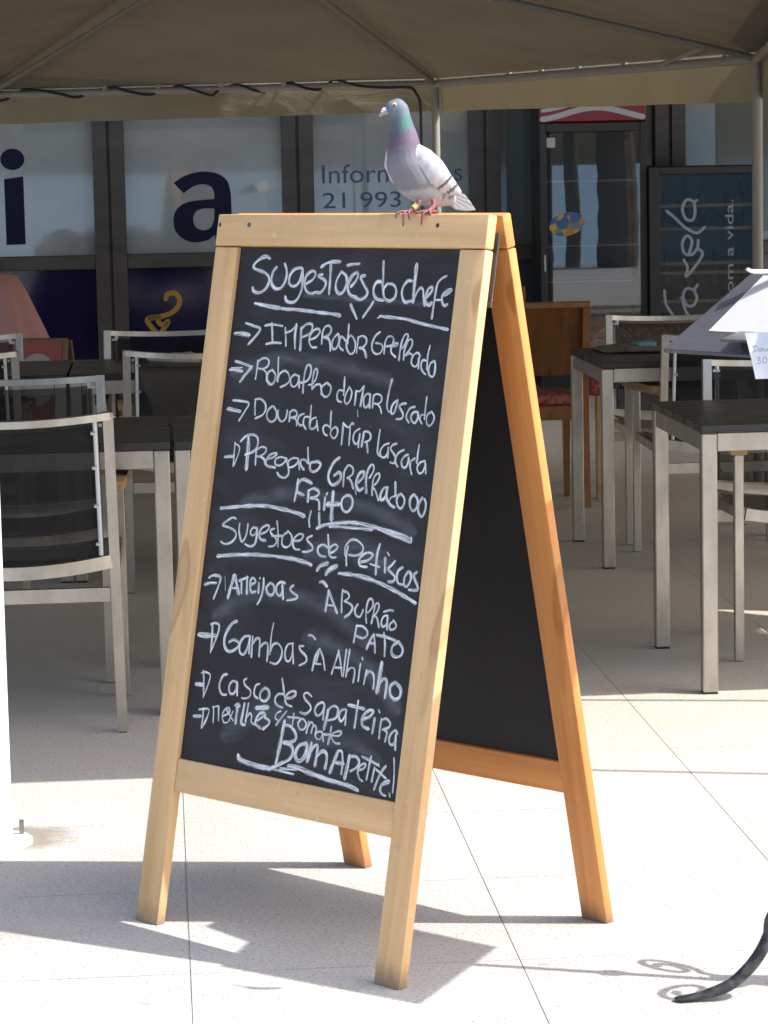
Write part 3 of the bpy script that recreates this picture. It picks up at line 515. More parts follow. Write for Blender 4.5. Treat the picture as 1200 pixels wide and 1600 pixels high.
    '2600 -10434 2574 -10526 2627 -10592 2724 -10614;38 2832 -9916 2880 -10203 2894 -10531;41 2818 -10564 2836 -10613'
)

# ---------------------------------------------------------------- ground
bm = bmesh.new()
vs = [bm.verts.new(p) for p in ((-60, -60, 0), (60, -60, 0), (60, 60, 0), (-60, 60, 0))]; bm.faces.new(vs)
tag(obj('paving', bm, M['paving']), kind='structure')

# ---------------------------------------------------------------- shopfront (plane through (0,18.4), turned with the terrace)
SF0 = Vector((0, 18.4, 0))
def sfp(px, py, off=0.0):                                           # pixel -> (s, z) on the shop plane moved off metres towards the terrace
    r = ray(px, py); n = -EY; P0 = SF0 + n * off
    t = (P0 - Vector((0, 0, EYE))).dot(n) / r.dot(n); p = Vector((0, 0, EYE)) + r * t
    return (p - P0).dot(EX), p.z
shop = tag(empty('shopfront', SF0, TH), 'dark framed glass shopfront with frosted panes above navy blue panels and large lettering', 'shopfront')
# local frame of the shop: x along the front, y into the building, z up
s1 = sfp(171, 300)[0]; s2 = sfp(465.5, 300)[0]; s3 = sfp(757.5, 300)[0]; pitch = (s3 - s1) / 2
zt1 = sfp(300, 395)[1]; zt0 = sfp(300, 417)[1]; ZTOP = 2.55
mull = [s1 + pitch * k for k in range(-2, 8)]; hw = pitch * 24.5 / 293
bm = bmesh.new(); box(bm, (1.5, .55, 1.9), (22, .5, 3.8)); bm2 = bm
obj('wall', bm, M['wall'], shop)
bm = bmesh.new(); box(bm, (1.5, .10, 3.2), (22, .36, 1.3), .01); obj('fascia', bm, M['wall'], shop)
bm = bmesh.new(); box(bm, (1.5, -1.15, 2.78), (22, 2.9, .10), .01); obj('shade_slab', bm, M['wall'], shop)  # overhead slab added out of view to keep sun off the shop side
for k, x in enumerate(mull):
    bm = bmesh.new()
    for sg in (-1, 1): box(bm, (x + sg * (hw / 2 + .004), 0, ZTOP / 2), (hw - .008, .09, ZTOP), .004)
    box(bm, (x, .012, ZTOP / 2), (.02, .04, ZTOP))
    obj('mullion', bm, M['frame'], shop)
letters_bay = {}
for k in range(len(mull) - 1):
    a, b = mull[k] + hw, mull[k + 1] - hw; c = (a + b) / 2
    bm = bmesh.new(); box(bm, (c, 0, (zt0 + zt1) / 2), (b - a - .002, .082, zt1 - zt0), .004); obj('transom', bm, M['frame'], shop)
    bm = bmesh.new(); box(bm, (c, .03, (zt1 + ZTOP) / 2), (b - a - .001, .012, ZTOP - zt1 - .001))
    kind = 'frost' if k < 4 else ('greygreen_pane' if k == 4 else 'lightblue_pane')
    up_ = obj('pane', bm, M[kind], shop); letters_bay[k] = up_
    bm = bmesh.new(); box(bm, (c, .03, zt0 / 2 + .05), (b - a - .001, .012, zt0 - .1 - .001)); lowp = obj('lower_panel', bm, M['navy_pane' if k < 4 else 'clear_dark'], shop); letters_bay[(k, 'low')] = lowp
    bm = bmesh.new(); box(bm, (c, 0, .05), (b - a - .002, .082, .1), .004); obj('bottom_rail', bm, M['frame'], shop)
# darker strip of the pane right of the tall cooler
bm = bmesh.new(); x0, x1 = sfp(1120, 220)[0], mull[6] - hw
if x1 > x0: box(bm, ((x0 + x1) / 2, .021, 1.7), (x1 - x0, .004, 1.5)); obj('tinted_strip', bm, M['greygreen_pane'], letters_bay[5])
# writing on the panes.  FR maps flat xy drawings on to the pane face (just proud of the glass)
FR = Matrix(((1, 0, 0, 0), (0, 0, -1, .0225), (0, 1, 0, 0), (0, 0, 0, 1)))
def px_sf(pts): return [sfp(x, y) for x, y in pts]
PXM = pitch / 293                                                  # metres per photo pixel on the shop plane
bm = bmesh.new()
cx, cz = sfp(19, 249); prism(bm, [(cx + 18.5 * PXM * cos(t * pi / 14), cz + 16.5 * PXM * sin(t * pi / 14)) for t in range(28)], .001)
prism(bm, px_sf([(6, 280), (36, 275.5), (40, 382), (10, 383)]), .001)
obj('letter', bm, M['navy_vinyl'], letters_bay[1], FR)
def filled(loops, th=.001):                                         # flat shape with holes, from outlines
    cu = bpy.data.curves.new('outline', 'CURVE'); cu.dimensions = '2D'; cu.fill_mode = 'BOTH'; cu.extrude = th / 2
    for L in loops:
        s_ = cu.splines.new('POLY'); s_.points.add(len(L) - 1); s_.use_cyclic_u = True
        for q, (x, y) in zip(s_.points, L): q.co = (x, y, 0, 1)
    o = bpy.data.objects.new('outline', cu); COL.objects.link(o); dg = bpy.context.evaluated_depsgraph_get()
    me = bpy.data.meshes.new_from_object(o.evaluated_get(dg)); bpy.data.objects.remove(o); bpy.data.curves.remove(cu)
    bm = bmesh.new(); bm.from_mesh(me); bpy.data.meshes.remove(me); bmesh.ops.remove_doubles(bm, verts=bm.verts, dist=1e-5); return bm
def rounded(L, n=4):
    P = [Vector((x, y, 0)) for x, y in L]; return [(p.x, p.y) for p in smooth_pts(P, n)]
arc = rounded([(271, 286), (286, 276), (303, 270), (322, 268), (342, 272), (356, 284), (361, 304)])
bowl = rounded([(336, 367), (325, 375), (305, 379), (287, 374), (275, 362), (271, 346), (274, 331), (284, 320), (302, 314), (335, 311)]); inner = rounded([(335, 302), (330, 292), (318, 288), (303, 291), (287, 302)])
hole = rounded([(335, 326), (318, 326), (306, 331), (302, 343), (306, 355), (318, 360), (330, 355), (335, 342)])
obj('letter', filled([px_sf(arc + [(362, 330), (364, 378), (338, 378)] + bowl + inner), px_sf(hole)]), M['navy_vinyl'], letters_bay[2], FR)
def text_mesh(body, size, shear=0.0, ext=0.0008, space=1.0):
    cu = bpy.data.curves.new('writing', 'FONT'); cu.body = body; cu.size = size; cu.shear = shear; cu.extrude = ext; cu.space_character = space; cu.resolution_u = 4
    o = bpy.data.objects.new('writing', cu); COL.objects.link(o); dg = bpy.context.evaluated_depsgraph_get()
    me = bpy.data.meshes.new_from_object(o.evaluated_get(dg)); bpy.data.objects.remove(o); bpy.data.curves.remove(cu)
    return me
def text_obj(name, body, x0, x1, y0, y1, m, parent, mw, shear=0.0):  # fit the words into a rectangle of the local xy plane, one object per word
    ext = lambda me: (min(v.co.x for v in me.vertices), max(v.co.x for v in me.vertices), min(v.co.y for v in me.vertices), max(v.co.y for v in me.vertices))
    me = text_mesh(body, 1.0, shear); ax, bx, ay, by = ext(me); bpy.data.meshes.remove(me)
    words = body.split(' ')
    for i, wd_ in enumerate(words):
        pm_ = text_mesh(' '.join(words[:i + 1]), 1.0, shear); end = ext(pm_)[1]; bpy.data.meshes.remove(pm_)
        me = text_mesh(wd_, 1.0, shear); off = end - ext(me)[1]
        for v in me.vertices:
            v.co.x = x0 + (v.co.x + off - ax) / (bx - ax) * (x1 - x0); v.co.y = y0 + (v.co.y - ay) / (by - ay) * (y1 - y0)
        me.name = name; me.materials.clear(); me.materials.append(m)
        o = bpy.data.objects.new(name, me); COL.objects.link(o); o.parent = parent; o.matrix_basis = mw
a = sfp(504, 294); b = sfp(723, 256)
text_obj('lettering', 'Informações', a[0], b[0], a[1], b[1] + .012, M['blue_vinyl'], letters_bay[3], FR)
a = sfp(505, 326); b = sfp(665, 298)
text_obj('lettering', '21 993 7', a[0], b[0], a[1], b[1], M['blue_vinyl'], letters_bay[3], FR)
bm = bmesh.new()
for st in ([(259, 467), (262, 460), (273, 458), (280, 466), (279, 478), (268, 489), (250, 495), (234, 497), (230, 502), (238, 513), (246, 522)],
           [(234, 498), (248, 496), (247, 502), (254, 508), (263, 502), (258, 511), (252, 520)]):
    ribbon(bm, px_sf(st), 7.5 * PXM, 0, None, 5, 3, .2)
obj('emblem', bm, M['gold_vinyl'], letters_bay[(2, 'low')], FR)

# ---------------------------------------------------------------- coolers in front of the shop
def cooler_frame(px0, px1, pytop, Y, label):
    A = at(px0, 300, Y); B = at(px1, 300, Y); w = B.x - A.x; zt = at((px0 + px1) / 2, pytop, Y).z
    return w, zt, tag(empty('drinks_cooler', ((A.x + B.x) / 2, Y, 0), 0.03), label, 'cooler')
def cooler_body(bm, w, h, d, zb, zg0, zg1, wl, wr):                 # open fronted shell, y=0 is the front
    box(bm, (0, d - .015, h / 2), (w, .03, h)); box(bm, (-w / 2 + .015, d / 2, h / 2), (.03, d - .06, h)); box(bm, (w / 2 - .015, d / 2, h / 2), (.03, d - .06, h))
    box(bm, (0, d / 2, .05), (w - .06, d - .06, .1)); box(bm, (0, d / 2, h - .02), (w - .06, d - .06, .04))
Yc = 17.7
w, h, ck1 = cooler_frame(843, 1010, 112, Yc, 'tall glass door drinks cooler with red wavy header and an oval sticker on the door')
bm = bmesh.new(); cooler_body(bm, w, h, .62, 0, 0, 0, 0, 0); obj('cabinet', bm, M['black_body'], ck1)
zh = at(925, 191, Yc).z
bm = bmesh.new(); box(bm, (0, .02, (zh + h) / 2), (w - .002, .1, h - zh), .01); hd = obj('header', bm, M['red'], ck1)
bm = bmesh.new(); L = []
for i in range(25):
    t = i / 24; L.append((-w / 2 + .02 + t * (w - .04), zh + .035 + .035 * sin(t * 5.2 - 1.2) + .02))
ribbon(bm, L, .035, 0, None, 1, 1, 0)
L2 = [(x, y + .055 - .03 * (x + w / 2) / w) for x, y in L[:15]]; ribbon(bm, L2, .022, 0, None, 1, 1, 0)
obj('white_wave', bm, M['white_vinyl'], hd, Matrix(((1, 0, 0, 0), (0, 0, -1, -.0312), (0, 1, 0, 0), (0, 0, 0, 1))))
gx0 = (at(853, 300, Yc).x - ck1.location.x); gx1 = (at(1000, 300, Yc).x - ck1.location.x); gz1 = at(925, 206, Yc).z; gz0 = .16
bm = bmesh.new()
box(bm, ((-w / 2 + gx0) / 2, -.02, (.12 + zh) / 2), (gx0 + w / 2, .05, zh - .12), .004); box(bm, ((w / 2 + gx1) / 2, -.02, (.12 + zh) / 2), (w / 2 - gx1, .05, zh - .12), .004)
box(bm, ((gx0 + gx1) / 2, -.02, (gz1 + zh) / 2 - .001), (gx1 - gx0, .05, zh - gz1 - .002), .004); box(bm, ((gx0 + gx1) / 2, -.02, .14), (gx1 - gx0, .05, .04), .004)
door = obj('door_frame', bm, M['black_body'], ck1)
bm = bmesh.new(); box(bm, ((gx0 + gx1) / 2, -.02, (gz0 + gz1) / 2), (gx1 - gx0 - .002, .008, gz1 - gz0 - .002)); gls = obj('door_glass', bm, M['glass'], door)
bm = bmesh.new(); box(bm, ((gx0 + gx1) / 2, .55, (gz0 + gz1) / 2), (gx1 - gx0 + .05, .01, gz1 - gz0)); box(bm, (gx0 - .02, .3, .85), (.006, .5, 1.4)); box(bm, (gx1 + .02, .3, .85), (.006, .5, 1.4)); obj('liner', bm, M['cab_inside'], ck1)
for py in (283, 384, 440, 498):
    z = at(925, py, Yc).z; bm = bmesh.new()
    box(bm, (0, .06, z), (w - .09, .008, .010)); box(bm, (0, .5, z), (w - .09, .008, .010))
    for i in range(22): box(bm, (-w / 2 + .06 + i * (w - .12) / 21, .28, z), (.004, .44, .005))
    obj('shelf', bm, M['wire'], ck1)
bm = bmesh.new(); p = at(885, 350, Yc); cx, cz = p.x - ck1.location.x, p.z; k = Yc / FPX
prism(bm, [(cx + k * (28 * cos(t * pi / 16) * cos(.22) - 18 * sin(t * pi / 16) * sin(.22)), cz + k * (28 * cos(t * pi / 16) * sin(.22) + 18 * sin(t * pi / 16) * cos(.22))) for t in range(32)], .001)
obj('sticker', bm, M['sticker'], gls, Matrix(((1, 0, 0, 0), (0, 0, -1, -.0262), (0, 1, 0, 0), (0, 0, 0, 1))))
bm = bmesh.new(); p = at(860, 223, Yc); box(bm, (p.x - ck1.location.x, -.0255, p.z), (k * 13, .001, k * 15)); obj('small_label', bm, M['white_vinyl'], gls)
bm = bmesh.new(); p = at(850.5, 411, Yc); box(bm, (p.x - ck1.location.x, -.05, p.z), (.012, .012, k * 26), .003); obj('handle', bm, M['white_vinyl'], door)

w, h, ck2 = cooler_frame(1013, 1188, 259, Yc - .05, 'lower black wine cooler with pale script lettering running up its glass door')
bm = bmesh.new(); cooler_body(bm, w, h, .6, 0, 0, 0, 0, 0); obj('cabinet', bm, M['black_body'], ck2)
Y2 = Yc - .05; gx0 = at(1030, 300, Y2).x - ck2.location.x; gx1 = at(1176, 300, Y2).x - ck2.location.x; gz1 = at(1100, 272, Y2).z; gz0 = .14
bm = bmesh.new()
box(bm, ((-w / 2 + gx0) / 2, -.02, (.1 + h) / 2), (gx0 + w / 2, .05, h - .1), .004); box(bm, ((w / 2 + gx1) / 2, -.02, (.1 + h) / 2), (w / 2 - gx1, .05, h - .1), .004)
box(bm, ((gx0 + gx1) / 2, -.02, (gz1 + h) / 2 - .001), (gx1 - gx0, .05, h - gz1 - .002), .004); box(bm, ((gx0 + gx1) / 2, -.02, .12), (gx1 - gx0, .05, .04), .004)
door = obj('door_frame', bm, M['black_body'], ck2)
bm = bmesh.new(); box(bm, ((gx0 + gx1) / 2, -.02, (gz0 + gz1) / 2), (gx1 - gx0 - .002, .008, gz1 - gz0 - .002)); gls2 = obj('door_glass', bm, M['glass_dim'], door)
bm = bmesh.new(); box(bm, (0, .54, .75), (w - .07, .01, h - .25)); obj('liner', bm, M['cab_dark'], ck2)
shz = []
for py in (321, 357, 411, 426, 470):
    z = at(1100, py, Y2).z; shz.append(z); bm = bmesh.new(); box(bm, (0, .24, z), (w - .1, .44, .012)); sh = obj('shelf', bm, M['cab_dark'], ck2)
    bm = bmesh.new(); box(bm, (0, .012, z), (w - .1, .012, .02)); obj('shelf_edge', bm, M['amber'], sh)
# script up the door: local x of the words = up
UPM = lambda y: Matrix(((0, -1, 0, 0), (0, 0, -1, y), (1, 0, 0, 0), (0, 0, 0, 1)))
c0 = ck2.location.x
GS = [[(870, 530), (835, 520), (815, 560), (830, 605), (860, 610), (872, 575), (868, 535), (880, 522)], [(745, 570), (780, 600), (830, 645), (880, 668), (915, 642)], [(845, 758), (858, 705), (835, 680), (815, 712), (822, 755), (852, 766), (880, 740), (886, 700)],
      [(820, 788), (838, 822), (830, 862), (868, 822), (905, 765), (892, 742)], [(870, 925), (835, 915), (818, 950), (835, 990), (865, 990), (880, 955), (868, 925), (882, 900)], [(735, 925), (742, 985), (770, 1030), (800, 1080), (860, 1110), (900, 1080)], [(812, 955), (832, 1020), (870, 1060), (890, 1040)]]
bm = bmesh.new()
for st in GS: ribbon(bm, [(lambda p: (p.x - c0, p.z))(at(780 + x / 2.857, 130 + y / 2.857, Y2)) for x, y in st], .017, 0, None, 5, 3, .4)
obj('script_lettering', bm, M['ghost_vinyl'], gls2, Matrix(((1, 0, 0, 0), (0, 0, -1, -.0255), (0, 1, 0, 0), (0, 0, 0, 1))))
a = at(1146, 545, Y2); b = at(1132, 312, Y2)
text_obj('lettering', 'Bem com a vida.', a.z, b.z, -(a.x - c0), -(b.x - c0), M['ghost_vinyl'], gls2, UPM(-.0255))
bm = bmesh.new(); tube(bm, [(0, 0, 0), (0, 0, .19), (0, 0, .22), (0, 0, .30)], [.037, .037, .014, .014], 12); bt0 = None
for i, (zi, n) in enumerate(((1, 5), (4, 4))):
    for q in range(n):
        if bt0 is None: b_ = bt0 = obj('wine_bottle', bm, M['bottle'], None, None, True)
        else: b_ = bt0.copy(); COL.objects.link(b_)
        b_.location = (ck2.location.x - w / 2 + .12 + q * (w - .24) / (n - 1), Y2 + .13 + .05 * (q % 2), shz[zi] + .0062 if zi != 4 else shz[4] + .0062)
        tag(b_, 'dark bottle on the %s shelf behind the script lettered cooler door' % ('second' if zi == 1 else 'lowest visible'), 'bottle', 'bottles in the wine cooler')

# ---------------------------------------------------------------- canopy over the terrace
zE = 1.88; sun_shift = lambda z: Vector((-SUN.x / SUN.z * z, -SUN.y / SUN.z * z, 0))
def eave(px, py):                                                   # where the eave line at height zE is seen
    r = ray(px, py); return Vector((0, 0, EYE)) + r * ((zE - EYE) / r.z)
C2 = eave(680, 131); C3 = eave(1183, 91.5); C1 = eave(-20, 149)
C1.x -= 0; 
A1 = at(380, -118, 12.8); A2 = Vector((-.35, 8.4, 2.56)); zF = 2.16
F3 = Vector((1.35, 6.16, zF)); F6 = Vector((-3.6, 5.80, zF)); C0 = Vector((-4.3, 14.2, zE))
can = tag(empty('canopy', (0, 11, 0)), 'beige fabric canopy on slim metal poles with hanging valance above the tables', 'canopy')
can_inv = Matrix.Translation((0, -11, 0))
def sag_tri(bm, pts, n=8, sag=.05):                                 # roof panel as a grid between two edges, a little slack
    a, b, c, d = pts; g = []
    for i in range(n + 1):
        row = []
        for j in range(n + 1):
            p = a.lerp(b, j / n).lerp(d.lerp(c, j / n), i / n)
            row.append(bm.verts.new(p - Vector((0, 0, sag * sin(pi * i / n) * sin(pi * j / n)))))
        g.append(row)
    for i in range(n):
        for j in range(n):
            q = [g[i][j], g[i][j + 1], g[i + 1][j + 1], g[i + 1][j]]
            u = []
            for v in q:
                if all((v.co - x.co).length > 1e-5 for x in u): u.append(v)
            if len(u) >= 3: bm.faces.new(u)
LIFT = Vector((0, 0, .03))
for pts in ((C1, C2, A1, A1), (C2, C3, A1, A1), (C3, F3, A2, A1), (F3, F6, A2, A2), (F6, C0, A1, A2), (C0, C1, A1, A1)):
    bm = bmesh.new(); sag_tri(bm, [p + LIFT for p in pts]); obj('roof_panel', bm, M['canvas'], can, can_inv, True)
def valance(a, b, drop=.165, drop2=None):
    drop2 = drop2 or drop; bm = bmesh.new(); n = 40; o = -(b - a).cross(EZ).normalized(); rows = []
    for i in range(n + 1):
        t = i / n; p = a.lerp(b, t); wv = .005 * sin(t * 37) + .003 * sin(t * 91 + 1)
        dr = drop + (drop2 - drop) * t + .0012 * sin(t * 23)
        rows.append((bm.verts.new(p + o * .03 + Vector((0, 0, .03))), bm.verts.new(p + o * (.03 + wv * .5) - Vector((0, 0, dr / 2))), bm.verts.new(p + o * (.03 + wv) - Vector((0, 0, dr)))))
    for r0, r1 in zip(rows, rows[1:]):
        for k in range(2): bm.faces.new((r0[k], r1[k], r1[k + 1], r0[k + 1]))
    obj('valance', bm, M['canvas_valance'], can, can_inv, True)
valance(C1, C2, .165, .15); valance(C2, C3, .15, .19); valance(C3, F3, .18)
def pole(a, b, r, name='beam', mm='pole', par=None):
    bm = bmesh.new(); tube(bm, [a, b], r, 12); return obj(name, bm, M[mm], par or can, can_inv, False, 40)
pole(C1, C2, .022); pole(C2, C3, .022); pole(C3, F3 + Vector((0, 0, -.03)), .022)
pole(C1 - Vector((0, 0, .0)), A1 - Vector((0, 0, .07)), .016, 'rafter', 'pole_dark'); pole(C2, A1 - Vector((0, 0, .07)), .016, 'rafter', 'pole_dark'); pole(C3, A1 - Vector((0, 0, .07)), .016, 'rafter', 'pole_dark'); pole(F3, A2 - Vector((0, 0, .07)), .016, 'rafter', 'pole_dark')
pole(Vector((C2.x, C2.y, 0)), C2 + Vector((0, 0, .02)), .022, 'pole'); pole(Vector((C3.x, C3.y, 0)), C3 + Vector((0, 0, .02)), .024, 'pole')
pole(C3.lerp(C2, .27), C3.lerp(A1, .10) - Vector((0, 0, .008)), .011, 'brace')
for t in (.27, .38, .50, .64, .77, .92):                            # little clips along the eave
    p = C2.lerp(C3, t); bm = bmesh.new(); box(bm, p + Vector((0, 0, .028)), (.03, .03, .022), .005); obj('clip', bm, M['pole'], can, can_inv)
for t in (.27, .39, .53, .67, .80):
    p = C1.lerp(C2, t); bm = bmesh.new(); box(bm, p + Vector((0, -.01, .026)), (.03, .03, .03), .005); obj('clip', bm, M['pole'], can, can_inv)
# what lies behind the photographer and shows in the shop glass: the sea and two palms
bm = bmesh.new(); bm.faces.new([bm.verts.new(p) for p in ((-300, -400, .004), (300, -400, .004), (300, -2.2, .004), (-300, -2.2, .004))]); tag(obj('sea_water', bm, M['water']), kind='structure')
def palm(x, y, r, hgt, label):
    t = tag(empty('palm_tree', (x, y, 0)), label, 'palm tree'); bm = bmesh.new(); n = 30
    tube(bm, [(.02 * sin(i * .5), 0, hgt * i / n) for i in range(n + 1)], [r * (1.15 - .3 * i / n) * (1.05 if i % 2 else .97) for i in range(n + 1)], 14); obj('trunk', bm, M['bark'], t)
    bm = bmesh.new(); rr = random.Random(3)
    for k in range(26):
        a = k * 2.4; el = rr.uniform(-.5, 1.1); L = rr.uniform(1.4, 2.1)
        spine = [Vector((cos(a) * L * q * cos(el) , sin(a) * L * q * cos(el), hgt + L * q * sin(el) - 1.1 * q * q)) for q in [i / 9 for i in range(10)]]
        for q0, q1 in zip(spine, spine[1:]):
            d = (q1 - q0).normalized(); s = d.cross(EZ).normalized()
            for sg in (-1, 1):
                for o_ in (0, .5):
                    p0 = q0.lerp(q1, o_); tip = p0 + s * sg * .38 + d * .22 - EZ * .16; bm.faces.new([bm.verts.new(v) for v in (p0, p0 + d * .05, tip)])
    obj('crown', bm, M['frond'], t); return t
palm(4.3, -1.6, .24, 6.2, 'thick palm trunk mirrored in the tall cooler door'); palm(3.75, -1.9, .09, 5.0, 'thin palm trunk mirrored at the left of the tall cooler door')
# second canopy on the right, seen only by its shadow and the light between the two
can2 = tag(empty('canopy', (3.2, 9, 0)), 'second beige canopy to the right shading the tables beside the menu stand', 'canopy'); c2i = Matrix.Translation((-3.2, -9, 0))
bm = bmesh.new(); zz = 2.2
def patch(pts): bm.faces.new([bm.verts.new((x, y, zz)) for x, y in pts])
patch([(1.37, 6.66), (2.02, 6.69), (2.16, 7.06), (4.9, 7.3), (4.9, 8.03), (2.86, 7.98), (2.6, 7.9), (1.37, 7.9)])
patch([(1.37, 7.9), (2.6, 7.9), (2.86, 7.98), (2.86, 8.10), (3.0, 8.17), (3.0, 8.3), (2.75, 8.5), (1.37, 8.5)])
patch([(3.0, 8.12), (4.8, 8.2), (4.8, 8.36), (3.0, 8.25)]); patch([(1.37, 8.5), (2.75, 8.5), (3.0, 8.42), (4.8, 8.5), (4.9, 8.5), (4.9, 18.1), (1.9, 18.1), (1.9, 12.6), (1.75, 12.4)])
bmesh.ops.recalc_face_normals(bm, faces=bm.faces); obj('roof_panel', bm, M['canvas'], can2, c2i)
bm = bmesh.new(); tube(bm, [(4.75, 7.3, 0), (4.75, 7.3, 2.2)], .022, 10); obj('pole', bm, M['pole'], can2, c2i)
bm = bmesh.new(); tube(bm, [(4.75, 13.3, 0), (4.75, 13.3, 2.2)], .022, 10); obj('pole', bm, M['pole'], can2, c2i)
# guy cables whose shadows cross the paving
for a, b in (((1.35, 6.3, 2.15), (5.2, 5.55, 2.25)), ((2.2, 7.02, 2.19), (5.2, 6.62, 2.3))):
    bm = bmesh.new(); tube(bm, [a, b], .011, 6); tag(obj('guy_cable', bm, M['blackrub']), 'thin taut cable strung from the canopy corner towards the right', 'cable', 'guy cables of the canopy')
# black cable wound round the eave, ending down the middle pole
Yb = lambda px: C1.y + (C2.y - C1.y) * ((px + 20) / 700.0)
segs = [(-8, 154, -1), (2, 157, -1), (14, 146, 1), (18, 141, -1), (30, 141, -1), (47, 147, -1), (60, 152, -1), (78, 140, 1), (90, 137, -1), (100, 143, -1), (117, 148, -1), (131, 140, 1), (140, 134, -1), (150, 140, -1), (165, 149, -1), (169, 144, -1), (180, 134, 1), (188, 133, -1), (200, 142, -1), (208, 142, 1), (220, 132, 1), (228, 130, -1), (239, 138, -1), (249, 140, -1), (256, 132, 1), (262, 125, -1), (280, 134, -1), (300, 137, -1), (320, 137, -1)]
P = [at(x * 2, y, Yb(x * 2) + d * .030) for x, y, d in segs] + [at(650, 146, C2.y - .03), at(656, 160, C2.y - .02), at(658, 205, C2.y - .01), at(660, 320, C2.y + .0), at(664, 520, C2.y)]
bm = bmesh.new(); tube(bm, smooth_pts(P, 5), .0075, 6); tag(obj('power_cable', bm, M['blackrub'], None, None, True), 'black power cable twisted round the canopy beam and hanging by the middle pole', 'cable')
# white post with its round foot on the left
p = ground(4, 1318); bx = p.x - .006; by = p.y
wp = tag(empty('white_post', (bx, by, 0)), 'thick white painted post with round base plate at the left edge', 'post')
bm = bmesh.new(); tube(bm, [(0, 0, .012), (0, 0, 2.14)], .029, 24); obj('shaft', bm, M['white'], wp, None, False, 40)
bm = bmesh.new(); tube(bm, [(0, 0, 0), (0, 0, .010), (0, 0, .014)], [.072, .072, .066], 28); bp = obj('base_plate', bm, M['white'], wp, None, False, 40)
bm = bmesh.new(); tube(bm, [(.045, .03, .013), (.045, .03, .045)], .005, 8); obj('bolt', bm, M['steel_dark'], bp)

# ---------------------------------------------------------------- tables
def make_table(label):
    t = tag(empty('bistro_table'), label, 'table', 'slatted terrace tables')
    w, d = .80, .77; H = .74
    bm = bmesh.new(); n = 9; sw = (d + .006) / n
    for i in range(n): box(bm, ((-1) ** i * .0006, -d / 2 + (i + .5) * (d / n), H - .011), (w + .004, sw - .0028, .022), .0015)
    obj('tabletop', bm, M['slat'], t)
    bm = bmesh.new(); z = H - .022 - .0255
    box(bm, (0, -d / 2 + .019, z), (w - .084, .036, .05), .002); box(bm, (0, d / 2 - .019, z), (w - .084, .036, .05), .002)
    box(bm, (-w / 2 + .021, 0, z), (.036, d - .084, .05), .002); box(bm, (w / 2 - .021, 0, z), (.036, d - .084, .05), .002)
    obj('apron', bm, M['steel'], t)
    for sx in (-1, 1):
        for sy in (-1, 1):
            bm = bmesh.new(); box(bm, (sx * (w / 2 - .0205), sy * (d / 2 - .0205), (H - .023) / 2 + .002), (.042, .042, H - .027), .003); lg = obj('leg', bm, M['steel'], t)
            bm = bmesh.new(); box(bm, (sx * (w / 2 - .0205), sy * (d / 2 - .0205), .002), (.04, .04, .004)); obj('foot_pad', bm, M['blackrub'], lg)
    return t
def dup(root, label=None):
    r = root.copy(); COL.objects.link(r)
    if label: r['label'] = label
    for ch in list(root.children):
        c = ch.copy(); COL.objects.link(c); c.parent = r
        for g in list(ch.children):
            d = g.copy(); COL.objects.link(d); d.parent = c
    return r
T0 = None
def put_table(nl, label, first=False):
    global T0
    t = make_table(label) if T0 is None else dup(T0, label)
    if T0 is None: T0 = t
    t.location = Vector((nl[0], nl[1], 0)) + EX * .4 + EY * .385; t.rotation_euler = (0, 0, TH); return t
tb1 = put_table((.864, 7.55), 'black slatted steel table nearest on the right behind the menu stand')
tb2 = put_table((.783, 9.93), 'black slatted steel table farther back on the right, with papers on its top')
l1 = Vector((-.566, 7.40, 0)) - EX * .8
tb3 = put_table(l1, 'black slatted steel table at the left behind the nearest chair')
tb4 = put_table((-.552, 7.405), 'black slatted steel table half hidden by the left leg of the chalkboard')
l2 = Vector((-1.098, 9.86, 0))
tb5 = put_table(l2, 'black slatted steel table with a cream cloth over its edge, far left of the chalkboard')
tb6 = put_table(l2 - EX * .812, 'black slatted steel table by the picture board, at the far left')

